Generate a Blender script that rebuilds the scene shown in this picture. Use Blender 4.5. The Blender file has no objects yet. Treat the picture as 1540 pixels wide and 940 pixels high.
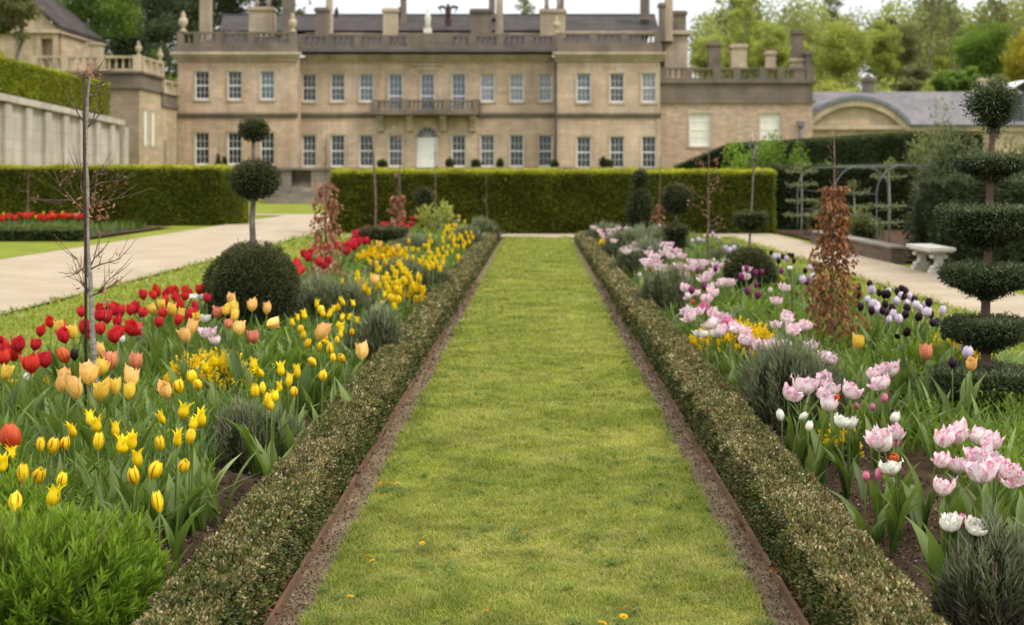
import bpy, math, random
import numpy as np
rng = np.random.default_rng(7)
random.seed(7)
R = math.radians
# ------------------------------------------------------------------ camera model measured from the photograph
H = 1.5            # eye height in metres
F = 2139.0         # focal length in photo pixels (50 mm on 36 mm)
PX0, PY0 = 807.0, 265.0
def at(px, py, d):
    return np.array([(px-PX0)*d/F, d, H+(PY0-py)*d/F])
def gp(px, py, z=0.0):
    d = F*(H-z)/(py-PY0)
    return np.array([(px-PX0)*d/F, d, z])
scene = bpy.context.scene
COL = scene.collection

# ------------------------------------------------------------------ materials
MATS = {}
def new_mat(name):
    m = bpy.data.materials.new(name); m.use_nodes = True
    nt = m.node_tree; nt.nodes.clear()
    out = nt.nodes.new('ShaderNodeOutputMaterial')
    MATS[name] = m
    return m, nt, out
def N(nt, typ, **kw):
    n = nt.nodes.new(typ)
    for k, v in kw.items():
        if hasattr(n, k): setattr(n, k, v)
        else: n.inputs[k].default_value = v
    return n
def ramp(nt, stops, fac):
    r = nt.nodes.new('ShaderNodeValToRGB')
    e = r.color_ramp.elements
    while len(e) > 1: e.remove(e[0])
    e[0].position = stops[0][0]; e[0].color = (*stops[0][1], 1)
    for p, c in stops[1:]:
        x = e.new(p); x.color = (*c, 1)
    if fac is not None: nt.links.new(fac, r.inputs['Fac'])
    return r.outputs['Color']
def mix(nt, fac, a, b, mode='MIX'):
    m = nt.nodes.new('ShaderNodeMix'); m.data_type = 'RGBA'; m.blend_type = mode
    for sock, v in ((0, fac), (6, a), (7, b)):
        if isinstance(v, bpy.types.NodeSocket): nt.links.new(v, m.inputs[sock])
        elif isinstance(v, (int, float)): m.inputs[sock].default_value = v
        else: m.inputs[sock].default_value = (*v, 1)
    return m.outputs[2]
def mathn(nt, op, a, b=0.0, c=0.0):
    m = nt.nodes.new('ShaderNodeMath'); m.operation = op
    for i, v in enumerate((a, b, c)):
        if isinstance(v, bpy.types.NodeSocket): nt.links.new(v, m.inputs[i])
        else: m.inputs[i].default_value = v
    return m.outputs[0]
def noise(nt, scale, detail=4.0, rough=0.55, coord=None, stretch=None):
    n = nt.nodes.new('ShaderNodeTexNoise')
    n.inputs['Scale'].default_value = scale; n.inputs['Detail'].default_value = detail; n.inputs['Roughness'].default_value = rough
    if coord is None:
        g = nt.nodes.new('ShaderNodeNewGeometry'); coord = g.outputs['Position']
    if stretch:
        mp = nt.nodes.new('ShaderNodeMapping'); mp.inputs['Scale'].default_value = stretch
        nt.links.new(coord, mp.inputs['Vector']); coord = mp.outputs['Vector']
    nt.links.new(coord, n.inputs['Vector'])
    return n.outputs['Fac']
def principled(nt, out, col, rough=0.8, bump=None, bump_d=0.01, strength=0.5, spec=0.3, metal=0.0):
    p = nt.nodes.new('ShaderNodeBsdfPrincipled')
    if isinstance(col, bpy.types.NodeSocket): nt.links.new(col, p.inputs['Base Color'])
    else: p.inputs['Base Color'].default_value = (*col, 1)
    p.inputs['Roughness'].default_value = rough
    p.inputs['Specular IOR Level'].default_value = spec
    p.inputs['Metallic'].default_value = metal
    if bump is not None:
        b = nt.nodes.new('ShaderNodeBump'); b.inputs['Distance'].default_value = bump_d; b.inputs['Strength'].default_value = strength
        nt.links.new(bump, b.inputs['Height']); nt.links.new(b.outputs['Normal'], p.inputs['Normal'])
    nt.links.new(p.outputs[0], out.inputs['Surface'])
    return p
def surf(name, c1, c2, scale, rough=0.85, bscale=None, bump_d=0.01, detail=6, c3=None, spec=0.3, contrast=(0.3, 0.7), stretch=None):
    """two or three tone mottled surface with a fine bump"""
    m, nt, out = new_mat(name)
    f = noise(nt, scale, detail, stretch=stretch)
    stops = [(contrast[0], c1), (contrast[1], c2)]
    if c3: stops = [(contrast[0], c1), ((contrast[0]+contrast[1])/2, c2), (contrast[1], c3)]
    col = ramp(nt, stops, f)
    b = noise(nt, bscale or scale*6, 5, 0.65)
    col = mix(nt, 0.35, col, ramp(nt, [(0.3, (0.55,)*3), (0.7, (1.35,)*3)], b), 'MULTIPLY')
    principled(nt, out, col, rough, b, bump_d, 0.7, spec if spec != 0.3 else (0.04 if rough > 0.88 else 0.2))
    return m
def leafmat(name, stops, trans=0.3, rough=0.55, spec=0.25, patch=0.0, pscale=1.5, tcol=None):
    """leaf colour from the per leaf attribute 'tint', low frequency patches, some translucency"""
    m, nt, out = new_mat(name)
    a = nt.nodes.new('ShaderNodeAttribute'); a.attribute_name = 'tint'
    col = ramp(nt, stops, a.outputs['Fac'])
    if patch:
        f = noise(nt, pscale, 3)
        col = mix(nt, patch, col, ramp(nt, [(0.32, (0.35,)*3), (0.68, (1.6,)*3)], f), 'MULTIPLY')
    p = nt.nodes.new('ShaderNodeBsdfPrincipled')
    nt.links.new(col, p.inputs['Base Color']); p.inputs['Roughness'].default_value = rough; p.inputs['Specular IOR Level'].default_value = spec
    t = nt.nodes.new('ShaderNodeBsdfTranslucent')
    tc = mix(nt, 1.0, col, tcol or (1.3, 1.4, 0.7), 'MULTIPLY')
    nt.links.new(tc, t.inputs['Color'])
    ms = nt.nodes.new('ShaderNodeMixShader'); ms.inputs[0].default_value = trans
    nt.links.new(p.outputs[0], ms.inputs[1]); nt.links.new(t.outputs[0], ms.inputs[2]); nt.links.new(ms.outputs[0], out.inputs['Surface'])
    return m
def petalmat(name, base, tip, edge=None, flame=None, flame_w=0.25, edge_amt=0.8, base_col=None, var=0.10, edge_off=0.0):
    """petal: gradient along 'tint' (0 base, 1 tip), flame along the midrib and colour along the margin ('side')"""
    m, nt, out = new_mat(name)
    a = nt.nodes.new('ShaderNodeAttribute'); a.attribute_name = 'tint'
    s = nt.nodes.new('ShaderNodeAttribute'); s.attribute_name = 'side'
    tc = nt.nodes.new('ShaderNodeTexCoord')
    oi = nt.nodes.new('ShaderNodeObjectInfo')
    st = [(0.0, base_col or base), (0.25, base), (1.0, tip)]
    col = ramp(nt, st, a.outputs['Fac'])
    mp = nt.nodes.new('ShaderNodeMapping'); nt.links.new(tc.outputs['Object'], mp.inputs['Vector'])
    cb = nt.nodes.new('ShaderNodeCombineXYZ'); sc = mathn(nt, 'MULTIPLY', oi.outputs['Random'], 37.0)
    for i in range(3): nt.links.new(sc, cb.inputs[i])
    nt.links.new(cb.outputs[0], mp.inputs['Location'])
    nz = noise(nt, 7.0, 3, coord=mp.outputs['Vector'])
    streak = noise(nt, 5.0, 3, coord=mp.outputs['Vector'], stretch=(5, 5, 0.5))
    if edge:
        f = mathn(nt, 'ADD', mathn(nt, 'MULTIPLY', mathn(nt, 'POWER', s.outputs['Fac'], 1.5), 0.55), mathn(nt, 'MULTIPLY', a.outputs['Fac'], 0.5))
        f = mathn(nt, 'ADD', f, mathn(nt, 'MULTIPLY_ADD', nz, 1.6, -0.95))
        f = mathn(nt, 'MULTIPLY', mathn(nt, 'SUBTRACT', f, edge_off), edge_amt)
        cl = nt.nodes.new('ShaderNodeClamp'); nt.links.new(f, cl.inputs[0])
        col = mix(nt, cl.outputs[0], col, edge)
    if flame:
        f = mathn(nt, 'SUBTRACT', flame_w, mathn(nt, 'ADD', s.outputs['Fac'], mathn(nt, 'MULTIPLY', a.outputs['Fac'], 0.25)))
        f = mathn(nt, 'MULTIPLY_ADD', f, 7.0, mathn(nt, 'MULTIPLY_ADD', nz, 1.5, -0.7))
        cl = nt.nodes.new('ShaderNodeClamp'); nt.links.new(f, cl.inputs[0])
        col = mix(nt, cl.outputs[0], col, flame)
    col = mix(nt, 0.5, col, ramp(nt, [(0.3, (0.72,)*3), (0.7, (1.2,)*3)], streak), 'MULTIPLY')
    hs = nt.nodes.new('ShaderNodeHueSaturation'); nt.links.new(col, hs.inputs['Color'])
    nt.links.new(mathn(nt, 'MULTIPLY_ADD', oi.outputs['Random'], 2*var, 1.0-var), hs.inputs['Value'])
    nt.links.new(mathn(nt, 'MULTIPLY_ADD', oi.outputs['Random'], 0.012, 0.494), hs.inputs['Hue'])
    col = hs.outputs[0]
    p = nt.nodes.new('ShaderNodeBsdfPrincipled'); nt.links.new(col, p.inputs['Base Color'])
    p.inputs['Roughness'].default_value = 0.5; p.inputs['Specular IOR Level'].default_value = 0.25
    t = nt.nodes.new('ShaderNodeBsdfTranslucent'); nt.links.new(col, t.inputs['Color'])
    ms = nt.nodes.new('ShaderNodeMixShader'); ms.inputs[0].default_value = 0.35
    nt.links.new(p.outputs[0], ms.inputs[1]); nt.links.new(t.outputs[0], ms.inputs[2]); nt.links.new(ms.outputs[0], out.inputs['Surface'])
    return m

# ------------------------------------------------------------------ mesh builder (quads only, numpy)
class Q:
    def __init__(self):
        self.V = []; self.F = []; self.T = []; self.S = []; self.M = []; self.SM = []; self.n = 0
    def add(self, V, Fc, tint=0.5, side=0.0, mi=0, smooth=False):
        V = np.asarray(V, float).reshape(-1, 3); Fc = np.asarray(Fc, np.int64).reshape(-1, 4)
        self.V.append(V); self.F.append(Fc+self.n); self.n += len(V)
        self.T.append(np.broadcast_to(np.asarray(tint, float), (len(V),)).copy()); self.S.append(np.broadcast_to(np.asarray(side, float), (len(V),)).copy())
        self.M.append(np.full(len(Fc), mi, np.int32)); self.SM.append(np.full(len(Fc), smooth, bool))
        return self
    def box(self, x0, x1, y0, y1, z0, z1, mi=0, tint=0.5):
        x0, x1 = min(x0, x1), max(x0, x1); y0, y1 = min(y0, y1), max(y0, y1); z0, z1 = min(z0, z1), max(z0, z1)
        V = [(x, y, z) for z in (z0, z1) for x, y in ((x0, y0), (x1, y0), (x1, y1), (x0, y1))]
        return self.add(V, [(3, 2, 1, 0), (4, 5, 6, 7), (0, 1, 5, 4), (1, 2, 6, 5), (2, 3, 7, 6), (3, 0, 4, 7)], mi=mi, tint=tint)
    def obox(self, c, half, yaw, mi=0, tint=0.5):
        c = np.array(c); u = np.array([math.cos(yaw), math.sin(yaw), 0]); v = np.array([-u[1], u[0], 0]); w = np.array([0, 0, 1.])
        V = [c+a*half[0]*u+b*half[1]*v+e*half[2]*w for e in (-1, 1) for a, b in ((-1, -1), (1, -1), (1, 1), (-1, 1))]
        return self.add(V, [(3, 2, 1, 0), (4, 5, 6, 7), (0, 1, 5, 4), (1, 2, 6, 5), (2, 3, 7, 6), (3, 0, 4, 7)], mi=mi, tint=tint)
    def prism(self, poly, y0, y1, mi=0):
        """quad polygon (x,z) extruded in y"""
        V = [(x, y0, z) for x, z in poly]+[(x, y1, z) for x, z in poly]; n = len(poly)
        Fc = [(i, (i+1) % n, n+(i+1) % n, n+i) for i in range(n)]
        self.add(V, Fc, mi=mi)
        if n == 4: self.add(V[:4], [(3, 2, 1, 0)], mi=mi); self.add(V[4:], [(0, 1, 2, 3)], mi=mi)
        return self
    def tube(self, pts, rad, n=6, mi=0, tint=0.5):
        pts = np.asarray(pts, float); m = len(pts); rad = np.broadcast_to(np.asarray(rad, float), (m,)).copy()
        t = np.gradient(pts, axis=0); t /= np.linalg.norm(t, axis=1)[:, None]+1e-12
        ref = np.array([0, 0, 1.]) if abs(t[:, 2]).mean() < 0.8 else np.array([0, 1., 0])
        u = np.cross(t, ref); u /= np.linalg.norm(u, axis=1)[:, None]+1e-12; v = np.cross(t, u)
        P = np.concatenate([pts[:1], pts, pts[-1:]]); U = np.concatenate([u[:1], u, u[-1:]]); W = np.concatenate([v[:1], v, v[-1:]]); r = np.concatenate([[1e-5], rad, [1e-5]])
        a = np.arange(n)*2*np.pi/n
        V = P[:, None]+r[:, None, None]*(np.cos(a)[None, :, None]*U[:, None]+np.sin(a)[None, :, None]*W[:, None])
        i = np.arange(m+1)[:, None]*n; j = np.arange(n)[None]; k = (j+1) % n
        Fc = np.stack([i+j, i+k, i+n+k, i+n+j], -1).reshape(-1, 4)
        return self.add(V.reshape(-1, 3), Fc, mi=mi, tint=tint, smooth=True)
    def lathe(self, prof, c=(0, 0, 0), n=16, mi=0, tint=0.5, smooth=True):
        prof = np.asarray(prof, float); m = len(prof); a = np.arange(n)*2*np.pi/n
        V = np.stack([prof[:, 0, None]*np.cos(a), prof[:, 0, None]*np.sin(a), np.broadcast_to(prof[:, 1, None], (m, n))], -1)+np.asarray(c, float)
        i = np.arange(m-1)[:, None]*n; j = np.arange(n)[None]; k = (j+1) % n
        Fc = np.stack([i+j, i+k, i+n+k, i+n+j], -1).reshape(-1, 4)
        return self.add(V.reshape(-1, 3), Fc, mi=mi, tint=tint, smooth=smooth)
    def leaves(self, P, D, L, W, tint, mi=0, fold=0.15, Nn=None):
        """diamond leaves: base P, direction D, length L, width W"""
        P = np.asarray(P, float); n = len(P)
        if n == 0: return self
        D = D/(np.linalg.norm(D, axis=1)[:, None]+1e-9)
        r = Nn if Nn is not None else rng.normal(size=(n, 3))
        s = np.cross(D, r); s /= np.linalg.norm(s, axis=1)[:, None]+1e-9
        nn = np.cross(s, D)
        L = np.broadcast_to(np.asarray(L, float), (n,))[:, None]; W = np.broadcast_to(np.asarray(W, float), (n,))[:, None]
        mid = P+D*L*0.45+nn*fold*W
        V = np.stack([P, mid-s*W/2, P+D*L, mid+s*W/2], 1).reshape(-1, 3)
        Fc = np.arange(4*n).reshape(-1, 4)
        return self.add(V, Fc, mi=mi, tint=np.repeat(np.broadcast_to(np.asarray(tint, float), (n,)), 4))
    def blades(self, P, ang, h, w, lean, tint, seg=3, mi=0, droop=0.5, tip=0.06, belly=0.0, smooth=True):
        """curved blades rising from P, leaning towards ang"""
        P = np.asarray(P, float); n = len(P)
        if n == 0: return self
        h = np.broadcast_to(np.asarray(h, float), (n,)); w = np.broadcast_to(np.asarray(w, float), (n,)); lean = np.broadcast_to(np.asarray(lean, float), (n,))
        d = np.stack([np.cos(ang), np.sin(ang), np.zeros(n)], 1); s = np.stack([-np.sin(ang), np.cos(ang), np.zeros(n)], 1)
        rows = []; tt = []
        for k in range(seg+1):
            u = k/seg
            out = lean*h*(u*(1-droop)+droop*u*u*1.3); up = h*(u-0.45*droop*lean*u*u)
            ww = w*(((1-belly)*(1-u)+belly*math.sin(math.pi*min(1, 0.12+u*0.88)))*(1-tip)+tip*(1 if k < seg else 0.3))
            c = P+d*out[:, None]; c[:, 2] += up
            rows += [c-s*ww[:, None]/2, c+s*ww[:, None]/2]; tt += [np.clip(tint+0.25*(u-0.5), 0, 1)]*2
        V = np.stack(rows, 1).reshape(-1, 3); m = 2*(seg+1)
        b = (np.arange(n)*m)[:, None]
        Fc = np.concatenate([np.stack([b+2*k, b+2*k+1, b+2*k+3, b+2*k+2], -1).reshape(-1, 4) for k in range(seg)])
        T = np.stack([np.broadcast_to(x, (n,)) for x in tt], 1).reshape(-1)
        return self.add(V, Fc, mi=mi, tint=T, smooth=smooth)
    def arrays(self):
        return np.concatenate(self.V), np.concatenate(self.F), np.concatenate(self.T), np.concatenate(self.S), np.concatenate(self.M), np.concatenate(self.SM)
    def mesh(self, name, mats, off=(0, 0, 0)):
        V, Fc, T, S, M, SM = self.arrays()
        V = V-np.asarray(off, float)
        me = bpy.data.meshes.new(name)
        me.vertices.add(len(V)); me.vertices.foreach_set('co', V.astype(np.float32).ravel())
        me.loops.add(Fc.size); me.loops.foreach_set('vertex_index', Fc.astype(np.int32).ravel())
        me.polygons.add(len(Fc)); me.polygons.foreach_set('loop_start', (np.arange(len(Fc))*4).astype(np.int32))
        for m in (mats if isinstance(mats, (list, tuple)) else [mats]): me.materials.append(MATS[m] if isinstance(m, str) else m)
        me.polygons.foreach_set('material_index', M); me.polygons.foreach_set('use_smooth', SM)
        a = me.attributes.new('tint', 'FLOAT', 'POINT'); a.data.foreach_set('value', T.astype(np.float32))
        if S.any():
            a = me.attributes.new('side', 'FLOAT', 'POINT'); a.data.foreach_set('value', S.astype(np.float32))
        me.update(calc_edges=True)
        return me
    def build(self, name, mats, parent=None):
        off = (0, 0, 0)
        if parent is not None:
            o = parent; off = np.zeros(3)
            while o is not None: off += np.array(o.location); o = o.parent
        me = self.mesh(name, mats, off)
        ob = bpy.data.objects.new(name, me); COL.objects.link(ob); ob.parent = parent
        return ob
def tag(o, label=None, cat=None, group=None, kind=None):
    if label: o['label'] = label
    if cat: o['category'] = cat
    if group: o['group'] = group
    if kind: o['kind'] = kind
    return o
def empty(name, loc, label, cat, group=None):
    o = bpy.data.objects.new(name, None); o.empty_display_size = 0.1; COL.objects.link(o); o.location = tuple(loc)
    return tag(o, label, cat, group)
def struct(q, name, m): return tag(q.build(name, m), kind='structure')
def unit(n):
    v = rng.normal(size=(n, 3)); return v/np.linalg.norm(v, axis=1)[:, None]
def smooth01(x): x = np.clip(x, 0, 1); return x*x*(3-2*x)
EXC = []   # footprints kept free of undergrowth: (x, y, radius)
def open_ground(x, y):
    k = np.ones(len(x), bool)
    for ex, ey, er in EXC: k &= ((x-ex)/er)**2+((y-ey+er*.35)/(er*1.35))**2 > 1
    return k
_LAT = np.random.default_rng(99).random((256, 256))*2-1
def vnoise(x, y, s=1.0, seed=0, oct=3):
    """lattice value noise, three octaves, roughly -1..1"""
    x = np.asarray(x, float)*s*1.0+seed*17.3; y = np.asarray(y, float)*s*1.0+seed*31.7; r = 0.0; amp = 1.0
    for o in range(oct):
        xi = np.floor(x).astype(int); yi = np.floor(y).astype(int); fx = x-xi; fy = y-yi; fx = fx*fx*(3-2*fx); fy = fy*fy*(3-2*fy); g = lambda i, j: _LAT[(xi+i) % 256, (yi+j) % 256]
        r = r+amp*((g(0, 0)*(1-fx)+g(1, 0)*fx)*(1-fy)+(g(0, 1)*(1-fx)+g(1, 1)*fx)*fy); amp *= 0.55; x = x*2.03+5.1; y = y*2.03+9.7
    return r*0.95

# ------------------------------------------------------------------ palette
surf('lawn_base', (.10, .12, .012), (.22, .215, .03), 2.3, 0.95, 60, 0.02, c3=(.30, .255, .085))
surf('lawn_far', (.125, .15, .017), (.20, .215, .03), 0.7, 0.95, 30, 0.02)
surf('soil', (.028, .017, .010), (.065, .040, .025), 3, 0.95, 45, 0.035, c3=(.105, .068, .044))
surf('strip_soil', (.115, .078, .045), (.185, .13, .08), 6, 0.95, 90, 0.012, c3=(.25, .18, .115))
surf('gravel', (.30, .235, .16), (.39, .315, .225), 1.1, 0.95, 32, 0.02)
surf('edge_board', (.10, .056, .032), (.17, .098, .056), 5, 0.8, 60, 0.003)
surf('unused_hill', (.045, .07, .015), (.10, .13, .03), 0.05, 0.95, 1.0, 0.1)
surf('bark', (.09, .075, .06), (.20, .175, .15), 14, 0.9, 60, 0.006)
surf('bark_red', (.10, .06, .045), (.19, .13, .105), 14, 0.9, 60, 0.006)
surf('bark_pale', (.13, .12, .10), (.34, .32, .285), 20, 0.9, 70, 0.004, stretch=(1, 1, 3))
surf('twig', (.10, .06, .04), (.17, .115, .085), 30, 0.8)
surf('rust', (.035, .018, .014), (.08, .04, .03), 30, 0.7)
surf('steel', (.075, .08, .085), (.13, .135, .14), 12, 0.45, spec=0.5)
surf('white_stone', (.50, .46, .39), (.66, .62, .54), 4, 0.85, 40, 0.004)
surf('white_paint', (.66, .64, .60), (.76, .74, .70), 3, 0.6)
surf('blind', (.62, .60, .52), (.68, .66, .58), 2, 0.7)
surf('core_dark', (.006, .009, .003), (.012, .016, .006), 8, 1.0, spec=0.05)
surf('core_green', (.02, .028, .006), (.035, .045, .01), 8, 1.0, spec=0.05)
surf('terracotta', (.20, .16, .12), (.30, .25, .19), 8, 0.9)
surf('lead', (.10, .11, .12), (.18, .19, .20), 5, 0.6)
surf('tag_white', (.75, .75, .72), (.80, .80, .78), 20, 0.5)
def stone(name, c1, c2, stain, stain_amt=0.5, course=0.55, brick=0.10, zs=(0.8, 0.8, 0.12)):
    m, nt, out = new_mat(name)
    f = noise(nt, 0.45, 6); col = ramp(nt, [(0.3, c1), (0.7, c2)], f)
    g = nt.nodes.new('ShaderNodeNewGeometry')
    sep = nt.nodes.new('ShaderNodeSeparateXYZ'); nt.links.new(g.outputs['Position'], sep.inputs[0])
    cb = nt.nodes.new('ShaderNodeCombineXYZ')
    nt.links.new(mathn(nt, 'ADD', sep.outputs[0], sep.outputs[1]), cb.inputs[0]); nt.links.new(sep.outputs[2], cb.inputs[1])
    br = nt.nodes.new('ShaderNodeTexBrick'); nt.links.new(cb.outputs[0], br.inputs['Vector'])
    br.inputs['Scale'].default_value = 1.0; br.inputs['Brick Width'].default_value = course*1.8; br.inputs['Row Height'].default_value = course*0.62
    br.inputs['Mortar Size'].default_value = 0.012; br.inputs['Color1'].default_value = (1+brick*2, 1+brick, 1, 1); br.inputs['Color2'].default_value = (1-brick*2, 1-brick*2, 1-brick*2, 1); br.inputs['Mortar'].default_value = (.72, .7, .68, 1)
    col = mix(nt, 1.0, col, br.outputs['Color'], 'MULTIPLY')
    s = noise(nt, 0.9, 5, 0.65, stretch=zs)
    sf = ramp(nt, [(0.48, (0, 0, 0)), (0.72, (1, 1, 1))], s)
    col = mix(nt, mathn(nt, 'MULTIPLY', sf, stain_amt), col, stain)
    s2 = noise(nt, 1.7, 5, 0.7, stretch=(1.3, 1.3, 0.09)); sf2 = ramp(nt, [(0.50, (0, 0, 0)), (0.74, (1, 1, 1))], s2)
    col = mix(nt, mathn(nt, 'MULTIPLY', sf2, stain_amt*.75), col, (.15, .13, .115))
    d = noise(nt, 7, 5, 0.7)
    col = mix(nt, 0.5, col, ramp(nt, [(0.25, (0.6,)*3), (0.75, (1.3,)*3)], d), 'MULTIPLY')
    principled(nt, out, col, 0.92, d, 0.03, 0.6, 0.15)
stone('bath_stone', (.36, .27, .195), (.54, .425, .325), (.36, .225, .115), 0.65, brick=.07)
stone('trim_stone', (.36, .285, .19), (.48, .40, .29), (.16, .13, .10), 0.6, 1.0, 0.04)
stone('dark_stone', (.12, .098, .078), (.21, .172, .135), (.06, .054, .048), 0.6, 0.8, 0.06)
stone('rubble_stone', (.38, .28, .21), (.46, .36, .28), (.30, .21, .15), 0.5, 0.3, 0.10)
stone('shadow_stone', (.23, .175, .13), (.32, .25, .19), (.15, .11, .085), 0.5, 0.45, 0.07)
stone('pale_wall', (.36, .315, .26), (.48, .43, .365), (.20, .17, .14), 0.6, 0.9, 0.03)
stone('terrace_stone', (.17, .15, .125), (.27, .24, .20), (.10, .09, .08), 0.6, 0.5, 0.12)
stone('warm_stone', (.38, .30, .19), (.48, .39, .27), (.30, .23, .14), 0.4, 0.6, 0.08)
stone('brickwork', (.13, .095, .07), (.20, .15, .115), (.08, .07, .055), 0.6, 0.13, 0.12)
def slate(name, c1, c2):
    m, nt, out = new_mat(name)
    f = noise(nt, 0.6, 6, 0.65); col = ramp(nt, [(0.3, c1), (0.7, c2)], f)
    tc = nt.nodes.new('ShaderNodeNewGeometry')
    br = nt.nodes.new('ShaderNodeTexBrick'); nt.links.new(tc.outputs['Position'], br.inputs['Vector']); br.inputs['Scale'].default_value = 2.2
    br.inputs['Color1'].default_value = (1.15, 1.15, 1.15, 1); br.inputs['Color2'].default_value = (.8, .8, .82, 1); br.inputs['Mortar'].default_value = (.55,)*3+(1,); br.inputs['Mortar Size'].default_value = 0.02
    col = mix(nt, 0.8, col, br.outputs['Color'], 'MULTIPLY')
    principled(nt, out, col, 0.9, noise(nt, 6, 4), 0.03, 0.4, 0.03)
slate('slate', (.048, .041, .038), (.088, .077, .072)); slate('slate_pale', (.14, .127, .13), (.22, .20, .20)); slate('slate_dark', (.06, .06, .07), (.10, .095, .10))
def glass(name, c, rough=0.12):
    m, nt, out = new_mat(name)
    f = noise(nt, 0.8, 2); col = mix(nt, f, c, tuple(x*0.5 for x in c))
    principled(nt, out, col, rough, None, spec=0.6)
glass('pane_dark', (.022, .026, .032)); glass('pane_blue', (.10, .14, .18)); glass('pane_pale', (.25, .26, .30)); glass('pane_mid', (.055, .06, .075))

YEW = [(0, (.013, .022, .006)), (.5, (.046, .063, .020)), (1, (.15, .165, .075))]
leafmat('yew_leaf', YEW, 0.15, 0.5, 0.4)
leafmat('yew_old', [(0, (.016, .022, .006)), (.6, (.052, .060, .018)), (1, (.14, .12, .04))], 0.12, 0.6)
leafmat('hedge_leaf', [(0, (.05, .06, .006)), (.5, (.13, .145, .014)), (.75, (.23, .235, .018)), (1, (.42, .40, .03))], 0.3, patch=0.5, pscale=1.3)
leafmat('hedge_dark', [(0, (.016, .026, .008)), (.6, (.045, .060, .018)), (1, (.11, .125, .04))], 0.15, patch=0.3)
leafmat('hedge_gold', [(0, (.09, .11, .007)), (.6, (.19, .21, .012)), (1, (.35, .36, .02))], 0.3, patch=0.35, pscale=0.6)
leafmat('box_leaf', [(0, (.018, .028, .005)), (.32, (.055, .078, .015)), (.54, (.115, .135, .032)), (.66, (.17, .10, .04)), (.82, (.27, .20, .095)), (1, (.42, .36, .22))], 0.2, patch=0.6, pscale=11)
leafmat('grass_blade', [(0, (.075, .115, .008)), (.42, (.185, .225, .018)), (.7, (.29, .285, .05)), (1, (.44, .36, .17))], 0.35, patch=0.36, pscale=4.2)
leafmat('tulip_leaf', [(0, (.035, .062, .012)), (.5, (.105, .155, .028)), (1, (.27, .32, .10))], 0.35, 0.5, 0.3, patch=0.3, pscale=4)
leafmat('weed_leaf', [(0, (.045, .085, .008)), (.5, (.11, .175, .016)), (1, (.24, .30, .035))], 0.4, patch=0.4, pscale=2.5)
leafmat('lush_leaf', [(0, (.035, .072, .007)), (.5, (.10, .172, .014)), (1, (.24, .32, .035))], 0.4, 0.5)
leafmat('lavender_leaf', [(0, (.045, .034, .026)), (.3, (.095, .08, .06)), (.6, (.115, .13, .06)), (1, (.25, .27, .17))], 0.2, patch=0.35, pscale=5)
leafmat('wallflower', [(0, (.07, .11, .012)), (.38, (.12, .17, .015)), (.42, (.62, .40, .008)), (1, (.80, .56, .012))], 0.35)
leafmat('beech_leaf', [(0, (.085, .034, .012)), (.5, (.23, .098, .034)), (1, (.40, .205, .085))], 0.3, 0.55, tcol=(1.2, .9, .6))
leafmat('beech_red', [(0, (.13, .042, .018)), (.5, (.29, .125, .065)), (1, (.47, .27, .16))], 0.3, 0.55, tcol=(1.2, .9, .7))
leafmat('tree_lime', [(0, (.14, .155, .028)), (.5, (.28, .295, .058)), (1, (.45, .46, .14))], 0.4, patch=0.35, pscale=0.5)
leafmat('tree_green', [(0, (.04, .075, .010)), (.5, (.10, .165, .018)), (1, (.20, .28, .035))], 0.35, patch=0.5, pscale=0.35)
leafmat('tree_dark', [(0, (.018, .026, .009)), (.6, (.045, .060, .020)), (1, (.095, .12, .04))], 0.15, patch=0.5, pscale=0.3)
leafmat('tree_olive', [(0, (.08, .08, .03)), (.5, (.16, .155, .06)), (1, (.27, .25, .12))], 0.35, patch=0.4, pscale=0.5)
leafmat('tree_haze', [(0, (.13, .145, .04)), (.5, (.24, .25, .08)), (1, (.38, .38, .15))], 0.35, patch=0.4, pscale=0.15)
leafmat('tree_yellow', [(0, (.20, .17, .015)), (.5, (.36, .30, .02)), (1, (.5, .43, .06))], 0.3, patch=0.3, pscale=0.4)
leafmat('shrub_pale', [(0, (.035, .045, .012)), (.5, (.10, .115, .035)), (1, (.24, .24, .10))], 0.3, patch=0.5, pscale=1.2)

petalmat('petal_yellow', (.84, .60, .006), (.88, .66, .010), base_col=(.62, .52, .03))
petalmat('petal_flame', (.84, .60, .010), (.88, .66, .02), flame=(.42, .012, .006), flame_w=0.36)
petalmat('petal_peach', (.86, .62, .14), (.87, .56, .20), edge=(.78, .33, .16), edge_amt=0.6, base_col=(.80, .60, .08))
petalmat('petal_cream', (.80, .58, .06), (.84, .62, .10), edge=(.82, .46, .12), edge_amt=0.5, base_col=(.6, .55, .10))
petalmat('petal_salmon', (.66, .21, .09), (.68, .22, .12), edge=(.74, .38, .22), edge_amt=0.8)
petalmat('petal_red', (.50, .012, .014), (.60, .020, .022), edge=(.68, .05, .05), edge_amt=0.5)
petalmat('petal_orange', (.55, .055, .014), (.62, .10, .02), edge=(.70, .20, .04), edge_amt=0.7)
petalmat('petal_pink', (.84, .78, .70), (.84, .74, .74), edge=(.78, .22, .40), edge_amt=1.7, edge_off=.30, base_col=(.76, .74, .56))
petalmat('petal_hot', (.66, .13, .26), (.68, .18, .32), edge=(.72, .34, .44), edge_amt=0.6)
petalmat('petal_white', (.80, .77, .64), (.82, .80, .72), edge=(.74, .62, .56), edge_amt=0.3, base_col=(.66, .68, .42))
petalmat('petal_lilac', (.70, .60, .68), (.74, .66, .72), edge=(.58, .42, .58), edge_amt=0.6)
petalmat('petal_black', (.016, .004, .012), (.026, .007, .018), edge=(.06, .012, .035), edge_amt=0.5)
petalmat('petal_purple', (.18, .018, .085), (.24, .03, .13), edge=(.34, .07, .20), edge_amt=0.6)

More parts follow.
